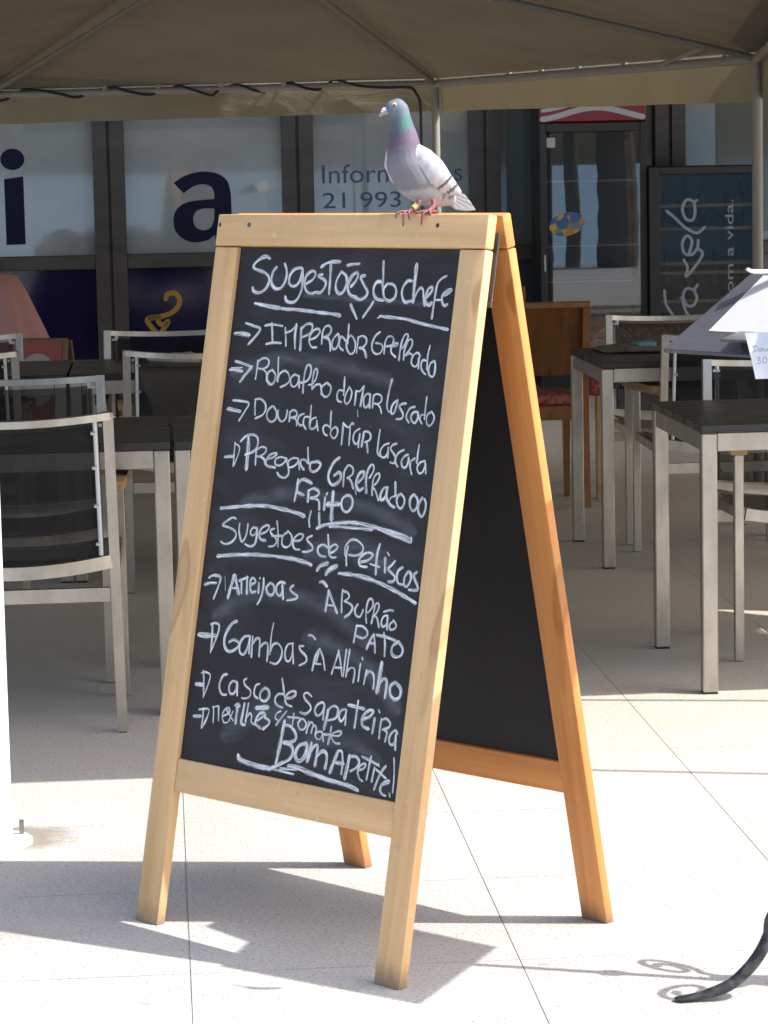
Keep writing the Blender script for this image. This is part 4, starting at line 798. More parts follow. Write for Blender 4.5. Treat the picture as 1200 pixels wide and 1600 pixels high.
# ---------------------------------------------------------------- steel armchairs with black mesh
def make_chair(label):
    t = tag(empty('mesh_armchair'), label, 'chair', 'steel and mesh armchairs')
    W2 = .268; yb = -.245; yf = .245; tilt = .045; H = .8425; w = .0265
    post = lambda sx, z: Vector((sx * (W2 - .012 * (z / H)), yb - tilt * max(0, (z - .40)) / (H - .40), z))
    def curve(z, sx0, bow, dip, n=16):
        a = post(-1, z); b = post(1, z); L = []
        for i in range(n + 1):
            q = i / n; k = 1 - (2 * q - 1) ** 2; L.append(a.lerp(b, q) + Vector((0, -bow * k, -dip * k)))
        return L
    for sx in (-1, 1):
        bm = bmesh.new(); sweep(bm, [post(sx, .003), post(sx, .2), post(sx, .40), post(sx, .62), post(sx, H)], w, .026, (0, 1, 0)); lg = obj('rear_leg', bm, M['steel'], t)
        bm = bmesh.new(); box(bm, post(sx, .0015), (w - .004, .024, .004)); obj('foot_pad', bm, M['blackrub'], lg)
        bm = bmesh.new(); a = Vector((sx * (W2 + .002), yf, .003)); bar(bm, a, (a.x, a.y, .605), w, .026, (0, 1, 0), .002); obj('front_leg', bm, M['steel'], t)
        bm = bmesh.new(); bar(bm, (sx * W2, yf + .012, .612), post(sx, .63) + Vector((0, .014, 0)), .03, .012, (0, 0, 1)); ar = obj('arm_rail', bm, M['steel'], t)
        bm = bmesh.new(); pa = smooth_pts([(sx * (W2 + .006), yf + .035, .618), (sx * (W2 + .006), yf - .10, .634), (sx * (W2 + .004), yf - .28, .640), (sx * (W2 - .002), yb + .03, .643)], 5)
        sweep(bm, pa, .048, .022); obj('armrest', bm, M['armwood'], ar)
        bm = bmesh.new(); bar(bm, (sx * (W2 - .004), yf - .013, .435), (sx * (W2 - .008), yb + .014, .425), .022, .03); obj('side_rail', bm, M['steel'], t)
        bm = bmesh.new(); tube(bm, [post(sx, z) + Vector((-sx * .034, -.010, 0)) for z in (.47, .60, H - .022)], .0065, 8); rd = obj('sling_rod', bm, M['alu'], t)
        bm = bmesh.new()
        for z in (.50, .60, .70, .79): tube(bm, [post(sx, z) + Vector((-sx * .034, -.016, 0)), post(sx, z) + Vector((-sx * .046, -.018, 0))], .005, 6)
        obj('sling_button', bm, M['alu'], rd)
    bm = bmesh.new(); sweep(bm, [p + Vector((0, 0, -.0092)) for p in curve(H, 0, .068, .012)], .027, .0185); obj('top_rail', bm, M['steel'], t)
    bm = bmesh.new(); sweep(bm, [post(-1, .365) + Vector((.016, 0, 0)), post(1, .365) + Vector((-.016, 0, 0))], .02, .036); obj('lower_rail', bm, M['steel'], t)
    bm = bmesh.new(); sweep(bm, curve(.455, 0, .05, .022), .018, .034); obj('rear_seat_rail', bm, M['steel'], t)
    bm = bmesh.new(); a = [Vector((-W2 + .018 + (2 * W2 - .036) * i / 12, yf, .432 - .022 * (1 - (2 * i / 12 - 1) ** 2))) for i in range(13)]; sweep(bm, a, .02, .034); obj('front_seat_rail', bm, M['steel'], t)
    bm = bmesh.new(); rows = []                                     # back sling
    for z in [.475 + (H - .03 - .475) * k / 8 for k in range(9)]:
        r = (z - .475) / (H - .03 - .475); rows.append([bm.verts.new(p + Vector((0, .002, 0))) for p in [Vector((p.x * .90, p.y, p.z)) for p in curve(z, 0, .05 + .018 * r, .02 - .008 * r)]])
    for r0, r1 in zip(rows, rows[1:]):
        for k in range(16): bm.faces.new((r0[k], r0[k + 1], r1[k + 1], r1[k]))
    obj('back_sling', bm, M['sling'], t, None, True)
    bm = bmesh.new(); rows = []
    for j in range(9):
        y = yb + .0 + (yf - yb) * j / 8; rows.append([bm.verts.new(((-1 + 2 * i / 12) * (W2 - .02), y, .452 - .03 * (1 - (2 * i / 12 - 1) ** 2) - .012 * sin(pi * j / 8))) for i in range(13)])
    for r0, r1 in zip(rows, rows[1:]):
        for k in range(12): bm.faces.new((r0[k], r0[k + 1], r1[k + 1], r1[k]))
    obj('seat_sling', bm, M['sling'], t, None, True)
    bm = bmesh.new(); [box(bm, post(sx, H - .034) + Vector((-sx * .028, .010, 0)), (.022, .006, .008)) for sx in (-1, 1)]; obj('end_cap', bm, M['alu'], t)
    return t
CH0 = None
def put_chair(corner, side, face, label, tw=0.0):                   # corner: ground point under the top corner seen, side: which side of the picture it is (+1 right), face +1 away from us
    global CH0
    t = make_chair(label) if CH0 is None else dup(CH0, label)
    if CH0 is None: CH0 = t
    rz = TH + tw + (0 if face > 0 else pi)
    ex = Vector((cos(TH + tw), sin(TH + tw), 0)); ey = Vector((-sin(TH + tw), cos(TH + tw), 0))
    t.location = Vector((corner[0], corner[1], 0)) - ex * side * .268 + ey * face * .29; t.rotation_euler = (0, 0, rz); return t
put_chair((-.690, 7.16), 1, 1, 'steel and black mesh armchair nearest at the left edge, its back to us')
put_chair((-.835, 8.44), 1, -1, 'steel and black mesh armchair on the far side of the left table, facing us')
put_chair((-1.245, 9.63), 1, 1, 'steel and black mesh armchair cut by left edge, back to us at far table')
put_chair((-1.36, 10.66), 1, -1, 'steel and black mesh armchair cut by the left edge in front of the pink cloth')
put_chair((-1.055, 10.72), -1, -1, 'steel and black mesh armchair facing us below the ochre emblem')
put_chair((-.878, 9.55), -1, 1, 'steel and black mesh armchair with its back to us in front of the cream cloth')
put_chair((.890, 11.08), -1, -1, 'steel and black mesh armchair facing us behind the table with papers')
put_chair((.985, 9.82), -1, 1, 'steel and black mesh armchair with its back to us between the two right tables')
put_chair((.985, 8.58), -1, -1, 'steel and black mesh armchair facing us behind the nearest right table')

# ---------------------------------------------------------------- wooden chairs with red seats, cloth table behind them
def make_wood_chair(label):
    t = tag(empty('wooden_chair'), label, 'chair', 'orange wooden chairs'); w = .21
    for sx in (-1, 1):
        bm = bmesh.new(); sweep(bm, smooth_pts([(sx * w, -.20, 0), (sx * w, -.185, .25), (sx * w, -.18, .45), (sx * w, -.20, .65), (sx * w, -.235, .86)], 5), .03, .036, (0, 1, 0)); obj('rear_leg', bm, M['chairwood'], t)
        bm = bmesh.new(); bm2 = None; tube(bm, [(sx * (w - .005), .2, .43), (sx * (w - .005), .205, 0)], [.024, .015], 4); obj('front_leg', bm, M['chairwood'], t)
    bm = bmesh.new(); rows = []
    for z, y in ((.56, -.192), (.66, -.201), (.76, -.216), (.845, -.232)):
        rows.append([bm.verts.new((-w + .014 + (2 * w - .028) * i / 8, y - .012 * (1 - (2 * i / 8 - 1) ** 2), z)) for i in range(9)])
    for r0, r1 in zip(rows, rows[1:]):
        for k in range(8): bm.faces.new((r0[k], r0[k + 1], r1[k + 1], r1[k]))
    bmesh.ops.solidify(bm, geom=bm.faces[:], thickness=.012); obj('back_panel', bm, M['chairwood'], t)
    bm = bmesh.new(); box(bm, (0, -.243, .855), (2 * w + .034, .03, .028), .005); obj('top_rail', bm, M['chairwood'], t)
    bm = bmesh.new(); box(bm, (0, 0, .40), (2 * w - .03, .36, .06), .004); obj('seat_frame', bm, M['chairwood'], t)
    bm = bmesh.new(); box(bm, (0, .005, .455), (2 * w - .03, .37, .05), .02, None, 3); obj('seat_cushion', bm, M['redcush'], t, None, True)
    return t
wc = make_wood_chair('orange wooden chair with red patterned seat, its back to us beside the chalkboard leg')
wy = .13; p = Vector((.868, 11.72, 0)); wc.rotation_euler = (0, 0, wy)
wc.location = p - Vector((cos(wy), sin(wy), 0)) * .222 + Vector((-sin(wy), cos(wy), 0)) * .21
wc2 = dup(wc, 'second orange wooden chair, only its top edge showing behind the first'); wc2.location = (.48, 12.9, 0); wc2.rotation_euler = (0, 0, pi + .1)
pt = tag(empty('side_table', (1.285, 12.33, 0), TH), 'pale wooden side table under a floral cloth beyond the orange chair', 'table')
for sx in (-1, 1):
    for sy in (-1, 1):
        bm = bmesh.new(); box(bm, (sx * .37, sy * .3, .35), (.045, .045, .70), .003); obj('leg', bm, M['palewood'], pt)
bm = bmesh.new(); box(bm, (0, 0, .72), (.84, .70, .035), .003); obj('tabletop', bm, M['palewood'], pt)
bm = bmesh.new(); rows = []
for j, (dz, o) in enumerate(((.742, .0), (.7425, .40), (.735, .432), (.66, .437), (.60, .442))):
    pass
n = 60
for z, k in ((.742, .0), (.742, .97), (.735, 1.02), (.68, 1.035), (.62, 1.05)):
    ring = []
    for i in range(n):
        a = 2 * pi * i / n; q = max(abs(cos(a)) / .43, abs(sin(a)) / .36); wv = 1 + (.02 * sin(a * 14) if z < .7 else 0)
        ring.append(bm.verts.new((cos(a) / q * k * wv, sin(a) / q * k * wv, z + .0)))
    rows.append(ring)
for r0, r1 in zip(rows, rows[1:]):
    for i in range(n):
        if r0 is rows[0]: continue
        bm.faces.new((r0[i], r0[(i + 1) % n], r1[(i + 1) % n], r1[i]))
bmesh.ops.delete(bm, geom=rows[0], context='VERTS'); bm.faces.new(rows[1])
tag(obj('floral_tablecloth', bm, M['floral'], None, Matrix.Translation((1.285, 12.33, 0)) @ Matrix.Rotation(TH, 4, 'Z'), True), 'pale floral cloth over the side table behind the orange chair', 'tablecloth')
bm = bmesh.new(); p = at(929, 602, 11.95); box(bm, (0, 0, 0), (.055, .05, .085), .012, None, 2); tube(bm, [(-.015, 0, .04), (-.012, .02, .14), (0, .03, .24)], .004, 6); tube(bm, [(.015, 0, .04), (.012, .02, .14), (0, .03, .24)], .004, 6)
tag(obj('red_bag', bm, M['redcush'], None, Matrix.Translation((p.x, 11.93, p.z)), False), 'small red bag hanging at the pale table leg beside the orange chair', 'bag')

# ---------------------------------------------------------------- things on and behind the left tables
def drape(name, label, x, y, ztop, r0, r1, m, folds=9):
    bm = bmesh.new(); rows = []; n = 96
    for j in range(12):
        t = j / 11; ring = []
        for i in range(n):
            a = 2 * pi * i / n; r = r0 + (r1 - r0) * t ** .9 + (.042 * t + .008) * sin(a * folds + .6 * sin(a * 2)) * (t ** .4)
            ring.append(bm.verts.new((cos(a) * r, sin(a) * r, ztop * (1 - t) + .004)))
        rows.append(ring)
    top = bm.verts.new((0, 0, ztop + .02))
    for i in range(n): bm.faces.new((top, rows[0][i], rows[0][(i + 1) % n]))
    for q0, q1 in zip(rows, rows[1:]):
        for i in range(n): bm.faces.new((q0[i], q1[i], q1[(i + 1) % n], q0[(i + 1) % n]))
    return tag(obj(name, bm, m, None, Matrix.Translation((x, y, 0)), True), label, 'cloth')
p = at(4, 432, 13.6); drape('pink_cloth', 'pink cloth hanging in folds over a stand at the far left', p.x - .005, 13.6, p.z, .075, .44, M['pink'])
pb = at(60, 526, 12.4); aw = tag(empty('picture_board', (pb.x - .05, 12.4, 0), -.25), 'small leaning board with a red bordered picture beside the pink cloth', 'board')
TL = Matrix.Rotation(radians(-12), 4, 'X'); zb = pb.z
bm = bmesh.new(); box(bm, (0, 0, zb / 2), (.27, .02, zb), .003); fr_ = obj('frame', bm, M['framewood'], aw, TL)
bm = bmesh.new(); box(bm, (0, -.0115, zb / 2 + .01), (.225, .003, zb - .05)); pr_ = obj('picture', bm, mat('red_print', (.34, .07, .04), .5), fr_)
bm = bmesh.new(); prism(bm, [(0.095 * cos(i * pi / 10) * (1 if i % 2 else .93), .07 + .12 * sin(i * pi / 10)) for i in range(20)], .001); obj('motif', bm, mat('pale_print', (.40, .32, .30), .5), pr_, Matrix(((1, 0, 0, 0), (0, 0, -1, -.0145), (0, 1, 0, zb - .26), (0, 0, 0, 1))))
bm = bmesh.new(); prism(bm, [(.055 * cos(i * pi / 10), .06 + .022 * sin(i * pi / 10)) for i in range(20)], .001); obj('motif', bm, mat('dark_print', (.06, .035, .04), .5), pr_, Matrix(((1, 0, 0, 0), (0, 0, -1, -.0162), (0, 1, 0, zb - .22), (0, 0, 0, 1))))
bm = bmesh.new(); box(bm, (0, .012, zb / 2 - .05), (.26, .016, zb - .10), .003); obj('rear_board', bm, M['framewood'], aw, Matrix.Rotation(radians(14), 4, 'X') @ Matrix.Translation((0, .36, -.0)))
# cream cloth over the front edge of the table, crumpled napkin on it
def clothgrid(pts, nu, nv, rip=.004):
    bm = bmesh.new(); g = []
    for j in range(nv + 1):
        row = []
        for i in range(nu + 1):
            p = pts(i / nu, j / nv); row.append(bm.verts.new(p + Vector((0, rip * noise.noise(p * 22), rip * .7 * noise.noise(p * 31 + Vector((5, 1, 2)))))))
        g.append(row)
    for j in range(nv):
        for i in range(nu): bm.faces.new((g[j][i], g[j][i + 1], g[j + 1][i + 1], g[j + 1][i]))
    return bm
tl = tb5.location
def cl(u, v):                                                      # u along the edge, v from the top over the edge down
    x = -.16 + .5 * u; L = v * .62
    if L < .36: q = Vector((x - .05 * (1 - v), -.385 - .012 + .36 - L, .7465))
    else: q = Vector((x + (L - .36) * .30 * (1 - u), -.400 - .018 * (L - .36) / .26, .7465 - (L - .36) * (1 - .35 * abs(u - .45))))
    return tl + EX * q.x + EY * q.y + Vector((0, 0, q.z))
bm = clothgrid(cl, 24, 30); tag(obj('cream_cloth', bm, M['cream_cloth'], None, None, True), 'cream cloth hanging over the table edge behind the mesh chair back', 'cloth')
bm = bmesh.new(); bmesh.ops.create_icosphere(bm, subdivisions=4, radius=1)
for v in bm.verts:
    d = noise.noise(v.co * 1.8) * .35 + noise.noise(v.co * 4.5) * .2; c = v.co * (1 + d); v.co = Vector((c.x * .095, c.y * .07, max(c.z, -.35) * .035 + .013))
tag(obj('crumpled_napkin', bm, M['cream_cloth'], None, Matrix.Translation(tl + EX * -.02 + EY * -.2 + Vector((0, 0, .748))), True), 'crumpled pale napkin lying on the cream cloth', 'napkin')
# papers and a teal box on the right hand table
def nw(u, v): q = Vector((-.33 + .32 * u, .02 + .30 * v, .7415 + .012 * sin(u * 4) * v + .006)); return tb2.location + EX * q.x + EY * q.y + Vector((0, 0, q.z))
bm = clothgrid(nw, 16, 12, .003); bmesh.ops.solidify(bm, geom=bm.faces[:], thickness=-.004); tag(obj('folded_newspaper', bm, M['news'], None, None, True), 'folded printed paper lying on the right hand table', 'newspaper')
p = at(1012, 540, 10.35); bm = bmesh.new(); box(bm, (0, 0, .014), (.08, .06, .028), .005, None, 2); tag(obj('teal_box', bm, M['teal'], None, Matrix.Translation((p.x + .01, 10.60, .7405)) @ Matrix.Rotation(.4, 4, 'Z')), 'small teal box beside the folded paper', 'box')

# ---------------------------------------------------------------- wrought iron menu stand, right foreground
ms_ = tag(empty('menu_stand', (.90, 4.79, 0)), 'black wrought iron stand with scroll legs and a clear tent shaped menu holder', 'menu stand'); mi = Matrix.Translation((-.90, -4.79, 0))
bm = bmesh.new(); tube(bm, [(.90, 4.79, .18), (.90, 4.79, .62), (.90, 4.79, .64), (.90, 4.79, .66), (.90, 4.79, .68), (.90, 4.79, 1.16)], [.009, .009, .018, .018, .009, .009], 12); obj('pole', bm, M['iron'], ms_, mi, True)
def flat_tube(bm, pts, ws, hs, seg=12):                             # tube with a width and a height of its own at each point
    rings = []
    for i, p in enumerate(pts):
        d = (pts[min(i + 1, len(pts) - 1)] - pts[max(i - 1, 0)]).normalized(); s = d.cross(EZ).normalized(); u = s.cross(d)
        rings.append([bm.verts.new(p + s * cos(2 * pi * k / seg) * ws[i] + u * sin(2 * pi * k / seg) * hs[i]) for k in range(seg)])
    for r0, r1 in zip(rings, rings[1:]):
        for k in range(seg): bm.faces.new((r0[k], r0[(k + 1) % seg], r1[(k + 1) % seg], r1[k]))
    bm.faces.new(rings[0][::-1]); bm.faces.new(rings[-1])
def ironleg(P, foot):
    P = [Vector(q) for q in P]; d = (P[1] - P[0]); d.z = 0; d.normalize()
    pts = [P[0] - d * .016 + EZ * .0005, P[0] - d * .013 + EZ * .0005, P[0] - d * .004 + EZ * .0005] + smooth_pts(P, 8); n = len(pts)
    ws = [.003, .009, .0145] + [(.0145 - .006 * min(1, i / 7)) if i < 8 else min(.0115, .0085 + .0006 * (i - 7)) for i in range(n - 3)]
    hs = [.001, .0022, .0032] + [.0034 + (.0050 * min(1, i / 10)) + .0025 * min(1, i / 24) for i in range(n - 3)]
    bm = bmesh.new(); flat_tube(bm, pts, ws, hs); obj('leg', bm, M['iron'], ms_, mi, True)
f1 = ground(1050, 1565)
def pxz(x, y, Y): return at(x, y, Y)
ironleg([(f1.x + .02, f1.y, .005)] + [pxz(1105, 1553, 4.755), pxz(1140, 1539, 4.76), pxz(1167, 1516, 4.765), pxz(1187, 1490, 4.77), pxz(1201, 1462, 4.775), pxz(1216, 1420, 4.78), Vector((.79, 4.785, .24)), Vector((.86, 4.79, .30)), Vector((.893, 4.79, .34))], 1)
ironleg([(1.16, 4.52, .004), (1.12, 4.56, .012), (1.05, 4.63, .06), (1.0, 4.69, .16), (.94, 4.75, .27), (.905, 4.785, .34)], 1)
ironleg([(1.14, 5.08, .004), (1.10, 5.03, .012), (1.03, 4.95, .06), (.98, 4.89, .16), (.93, 4.82, .27), (.905, 4.795, .34)], 1)
for a0, sgn, zc in ((0, 1, .46), (2.1, -1, .46), (4.2, 1, .44)):    # scroll ornaments
    bm = bmesh.new(); pts = []
    dr = Vector((cos(a0), sin(a0), 0))
    for i in range(46):
        t = i / 45; r = .062 * (1 - .72 * t); a = 2 * pi * 1.6 * t - 2.2
        pts.append(Vector((.90, 4.79, zc)) + dr * (.085 + r * cos(a)) + Vector((0, 0, r * sin(a))))
    tube(bm, [Vector((.90, 4.79, zc - .12)) + dr * .008] + pts, .0065, 8); obj('scroll', bm, M['iron'], ms_, mi, True)
phi = radians(38); uh = Vector((cos(phi), sin(phi), 0)); hh = Vector((-sin(phi), cos(phi), 0))
Lf = at(1038, 548, 5.05); sl = .225; rise = .126
Ln = Lf - hh * .29; Rf = Lf + uh * sl + Vector((0, 0, rise)); Rn = Ln + uh * sl + Vector((0, 0, rise))
Qf = Rf + uh * .04 - EZ * .10; Qn = Rn + uh * .04 - EZ * .10
nl_ = (Rf - Lf).cross(Ln - Lf).normalized()
if nl_.z < 0: nl_ = -nl_
def slab(a, b, c, d, th, m, name, par=ms_, inv=True):
    bm = bmesh.new(); nn = (b - a).cross(d - a).normalized(); v = [bm.verts.new(p) for p in (a, b, c, d)]; w_ = [bm.verts.new(p - nn * th) for p in (a, b, c, d)]
    bm.faces.new(v); bm.faces.new(w_[::-1])
    for i in range(4): bm.faces.new((v[i], w_[i], w_[(i + 1) % 4], v[(i + 1) % 4]))
    return obj(name, bm, m, par, mi if inv else None)
hold = slab(Lf, Rf, Rn, Ln, .004, M['acrylic'], 'clear_panel')
slab(Rf + EZ * .002, Qf, Qn, Rn + EZ * .002, .004, M['white'], 'rear_panel')
for a, b in ((Lf, Rf), (Ln, Rn), (Lf, Ln)):
    bm = bmesh.new(); bar(bm, a, b, .0045, .006, nl_); obj('panel_rim', bm, M['acrylic_edge'], ms_, mi)
def onp(u, v, lift=.0058): return Lf + (Rf - Lf) * u + (Ln - Lf) * v + nl_ * lift
pp = [onp(.24, .21), onp(.97, .13), onp(.97, .98), onp(.24, .98)]
bm = bmesh.new(); bm.faces.new([bm.verts.new(p) for p in pp]); bmesh.ops.solidify(bm, geom=bm.faces[:], thickness=.0006)
tag(obj('menu_sheet', bm, M['paper']), 'bright white menu sheet lying on the sloping clear holder', 'paper')
q0 = at(1163, 520, 4.66); q1 = at(1216, 519, 4.62); q2 = at(1216, 592, 4.64); q3 = at(1180, 592, 4.64)
bm = bmesh.new(); g = []
for j in range(9):
    row = []
    for i in range(7):
        p = q0.lerp(q1, i / 6).lerp(q3.lerp(q2, i / 6), j / 8); row.append(bm.verts.new(p + Vector((0, -.006 * sin(j / 8 * pi) - .004 * cos(i), 0))))
    g.append(row)
for j in range(8):
    for i in range(6): bm.faces.new((g[j][i], g[j][i + 1], g[j + 1][i + 1], g[j + 1][i]))
nb = obj('note', bm, M['notepaper'], None, None, True); tag(nb, 'white handwritten note taped to the edge of the menu holder', 'note')
zt_ = 1.155; tq = [Vector((x, y, zt_)) for x, y in ((.70, 5.20), (.578, 4.77), (.94, 4.51), (1.09, 4.86))]
slab(tq[0], tq[1], tq[2], tq[3], .004, M['smoked'], 'shadow_tray')  # plate added and outlined to fill in the holder's shadow on the paving
bm = bmesh.new(); bar(bm, (.90, 4.79, 1.145), (.78, 5.02, 1.145), .02, .01); obj('cross_bar', bm, M['iron'], ms_, mi)
def penstroke(st): return [((x - 1160) * 4.60 / FPX, -(y - 520) * 4.60 / FPX) for x, y in st]
bm = bmesh.new()
for st in ([(1178, 541), (1180, 549), (1177, 551)], [(1176, 543), (1182, 541), (1185, 546), (1181, 550)], [(1188, 546), (1186, 549), (1189, 550), (1190, 546), (1188, 545)], [(1192, 550), (1192, 545), (1194, 546), (1195, 550)], [(1200, 546), (1197, 548), (1199, 550), (1201, 546), (1202, 550)],
           [(1183, 561), (1187, 559), (1188, 562), (1185, 564), (1189, 566), (1187, 569), (1183, 569)], [(1195, 559), (1192, 563), (1194, 568), (1198, 567), (1198, 561), (1195, 559)]):
    ribbon(bm, penstroke(st), .0011, 0, None, 4, 2, .2)
W0 = at(1160, 520, 4.60); obj('handwriting', bm, M['pencil'], nb, Matrix.Translation((W0.x, 4.605, W0.z)) @ Matrix(((1, 0, 0, 0), (0, 0, -1, 0), (0, 1, 0, 0), (0, 0, 0, 1))))
cp = at(1168, 420, 5.1); bm = bmesh.new(); sweep(bm, smooth_pts([cp, cp + Vector((.006, 0, -.004)), cp + Vector((.02, .0, -.005)), cp + Vector((.08, .01, -.006))], 4), .03, .006); tag(obj('white_clip', bm, M['paper']), 'crumpled white paper tab at the top of the menu holder', 'paper')

# ---------------------------------------------------------------- the chalkboard sign
PSI = -0.77961; Wd = .72131; H = 1.37017; ft, fb, rt, rb = -0.01549, .25734, .04983, .31804; SW = .0642; RH = .0456; B0 = .76532; B1 = .81139
O = Vector((.18973, 5.03646, 0)); dX = Vector((cos(PSI), sin(PSI), 0)); nrm = Vector((sin(PSI), -cos(PSI), 0))
def panel(top, bot):
    a = O - dX * Wd / 2 + top + EZ * H; b = O - dX * Wd / 2 + bot; y = (a - b).normalized(); L = (a - b).length
    return Matrix((dX, y, dX.cross(y))).transposed().to_4x4(), a, L
sign = tag(empty('chalkboard_sign', O - dX * Wd / 2), 'tall wooden A-frame chalkboard handwritten with a Portuguese menu in white chalk', 'sign board')
si = Matrix.Translation(-(O - dX * Wd / 2)); TK = .0215
def make_panel(top, bot, wx, wy, front):
    R, a, L = panel(top, bot); Mp = si @ Matrix.Translation(a - (Vector((0, 0, 0)) if front else R.to_3x3() @ Vector((0, .003, 0)))) @ R
    leg_lab = 'pale weathered front leg' if front else 'varnished rear leg, its orange deepened by painted bounce light'
    for sx in (-1, 1):
        bm = bmesh.new(); y0, y1 = -RH * L - .0015, -L
        box(bm, (sx * (Wd / 2 - SW / 2), (y0 + y1) / 2, -TK / 2), (SW, y0 - y1, TK), .003, None, 2)
        for v in bm.verts:                                          # feet are cut level with the ground
            if v.co.y < -L + .02:
                v.co.y += 0 if front else .003
                ny = R.to_3x3() @ Vector((0, 1, 0)); nz = R.to_3x3() @ Vector((0, 0, 1)); v.co.y = v.co.y - (v.co.z * nz.z) / ny.z
        o = obj('leg', bm, wy, sign, Mp, False, 35); o['label'] = leg_lab
    bm = bmesh.new(); box(bm, (0, -RH * L / 2, -TK / 2 + .001), (Wd, RH * L - .0015, TK + .002), .0035, None, 2); tr_ = obj('top_rail', bm, wx, sign, Mp, False, 35)
    bm = bmesh.new(); box(bm, (0, -(B0 + B1) / 2 * L, -TK / 2 - .001), (Wd - 2 * SW - .0015, (B1 - B0) * L, TK - .003), .003, None, 2); obj('bottom_rail', bm, wx, sign, Mp, False, 35)
    bm = bmesh.new(); box(bm, (0, -(RH + B0) / 2 * L, -.013), (Wd - 2 * SW + .001, (B0 - RH) * L - .001, .006)); bd = obj('blackboard', bm, M['board'] if front else M['board_plain'], sign, Mp)
    return Mp, L, tr_, bd
Mf, Lp, trail, board = make_panel(nrm * ft, nrm * fb, M['pale_x'], M['pale_y'], True)
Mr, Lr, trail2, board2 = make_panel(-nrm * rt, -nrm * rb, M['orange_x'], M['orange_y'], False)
bm = bmesh.new(); uvl = bm.loops.layers.uv.new('UVMap'); zz = 0
for k, st in enumerate(CHALK.split(';')):
    q = [int(x) for x in st.split()]; pts = [(q[i] / 1e4 - .0088, q[i + 1] / 1e4) for i in range(1, len(q), 2)]
    ribbon(bm, pts, q[0] / 1e4, -.0094 + (k % 12) * .00006, uvl)
me = obj('chalk_writing', bm, M['chalk'], board)
def wipe(P, w, z):
    bm = bmesh.new(); uvl = bm.loops.layers.uv.new('UVMap'); ribbon(bm, [(x, y) for x, y in P], w, z, uvl, 8, 3); obj('chalk_smear', bm, M['smear'], board)
for q, wd_ in (([(-.24, -.78), (-.16, -.735), (-.05, -.725), (.07, -.745), (.17, -.79)], .035), ([(.02, -.80), (.12, -.815), (.20, -.85), (.26, -.90)], .04), ([(-.27, -.31), (-.15, -.28), (.0, -.285), (.15, -.31)], .03),
              ([(-.17, -1.0), (-.12, -.965), (-.05, -.95), (.02, -.96)], .05), ([(.0, -.64), (.1, -.62), (.2, -.65)], .05), ([(-.2, -.56), (-.05, -.53), (.15, -.55), (.25, -.58)], .03), ([(-.1, -.155), (.05, -.16), (.22, -.165)], .012), ([(.05, -.99), (.15, -.98), (.23, -1.0)], .03)):
    wipe(q, wd_, -.0097)
for (x, y, c) in ((-.352, -.022, 1), (-.268, -.022, 0), (.237, -.022, 1)):
    bm = bmesh.new(); tube(bm, [(x, y, .0015), (x, y, .0024)], .0042 if c else .005, 14); obj('screw', bm, M['hinge'] if not c else M['iron'], trail)
for sx in (-1, 1):
    bm = bmesh.new(); box(bm, (sx * (Wd / 2 - .010), -.098, -TK - .008), (.026, .135, .003), .001); tube(bm, [(sx * (Wd / 2 - .010), -.148, -TK - .0105), (sx * (Wd / 2 - .010), -.148, -TK - .004)], .006, 12); obj('hinge', bm, M['hinge'], sign, Mf)

# ---------------------------------------------------------------- pigeon
K = .2155e-3                                                       # metres per unit of the sketch grid below
sref = Wd * .2545
bp_ = O - dX * (Wd * .235 - .015) + nrm * ft + EZ * (H + .0005)
BX0, BZ0 = 590, 1097
def bl(x, z, d=0): return Vector(((x - BX0) * K, d * K, (BZ0 - z) * K))
body_ch = [(322, 212, -4, 72), (350, 206, 2, 78), (368, 228, 10, 80), (380, 295, 14, 83), (390, 370, 22, 97), (401, 455, 34, 118), (402, 560, 45, 146), (424, 680, 75, 176), (488, 790, 130, 184), (580, 880, 205, 160), (690, 945, 285, 106), (790, 992, 360, 52)]
wing_r = [(522, 592, -8, 74), (566, 650, 12, 104), (632, 735, 62, 120), (712, 820, 130, 98), (792, 885, 215, 66), (856, 925, 290, 34)]
wing_l = [(308, 596, 120, 64), (300, 680, 165, 70), (345, 780, 225, 72), (430, 870, 300, 60), (560, 950, 370, 40), (680, 1000, 420, 24)]
bm = bmesh.new()
def chain(C, sub=5, dsc=1.0):
    for (x0, z0, d0, r0), (x1, z1, d1, r1) in zip(C, C[1:]):
        for k in range(sub + 1):
            t = k / sub; b = bmesh.new(); bmesh.ops.create_icosphere(b, subdivisions=3, radius=1)
            c = bl(x0 + (x1 - x0) * t, z0 + (z1 - z0) * t, d0 + (d1 - d0) * t); r = (r0 + (r1 - r0) * t) * K
            base = [bm.verts.new((v.co.x * r + c.x, v.co.y * r * dsc + c.y, v.co.z * r + c.z)) for v in b.verts]; b.verts.index_update()
            for f in b.faces: bm.faces.new([base[v.index] for v in f.verts])
            b.free()
chain(body_ch); chain(wing_r, 5, .82); chain(wing_l, 5, .8)
def plate(poly, th, d0, d1, xr):                                    # flat feather fan, slanting away
    up = []; dn = []
    for x, z in poly:
        t = (x - xr[0]) / (xr[1] - xr[0]); d = d0 + (d1 - d0) * t; up.append(bm.verts.new(bl(x, z, d - th / 2))); dn.append(bm.verts.new(bl(x, z, d + th / 2)))
    bm.faces.new(up); bm.faces.new(dn[::-1])
    for i in range(len(poly)): bm.faces.new((up[i], dn[i], dn[(i + 1) % len(poly)], up[(i + 1) % len(poly)]))
plate([(715, 960), (780, 930), (860, 925), (915, 945), (968, 1010), (1018, 1090), (965, 1094), (900, 1092), (835, 1080), (770, 1030)], 26, 330, 480, (715, 1018))
plate([(650, 915), (720, 905), (800, 925), (838, 945), (826, 962), (786, 985), (740, 990), (690, 962)], 30, 175, 262, (650, 838))
bmesh.ops.recalc_face_normals(bm, faces=bm.faces)
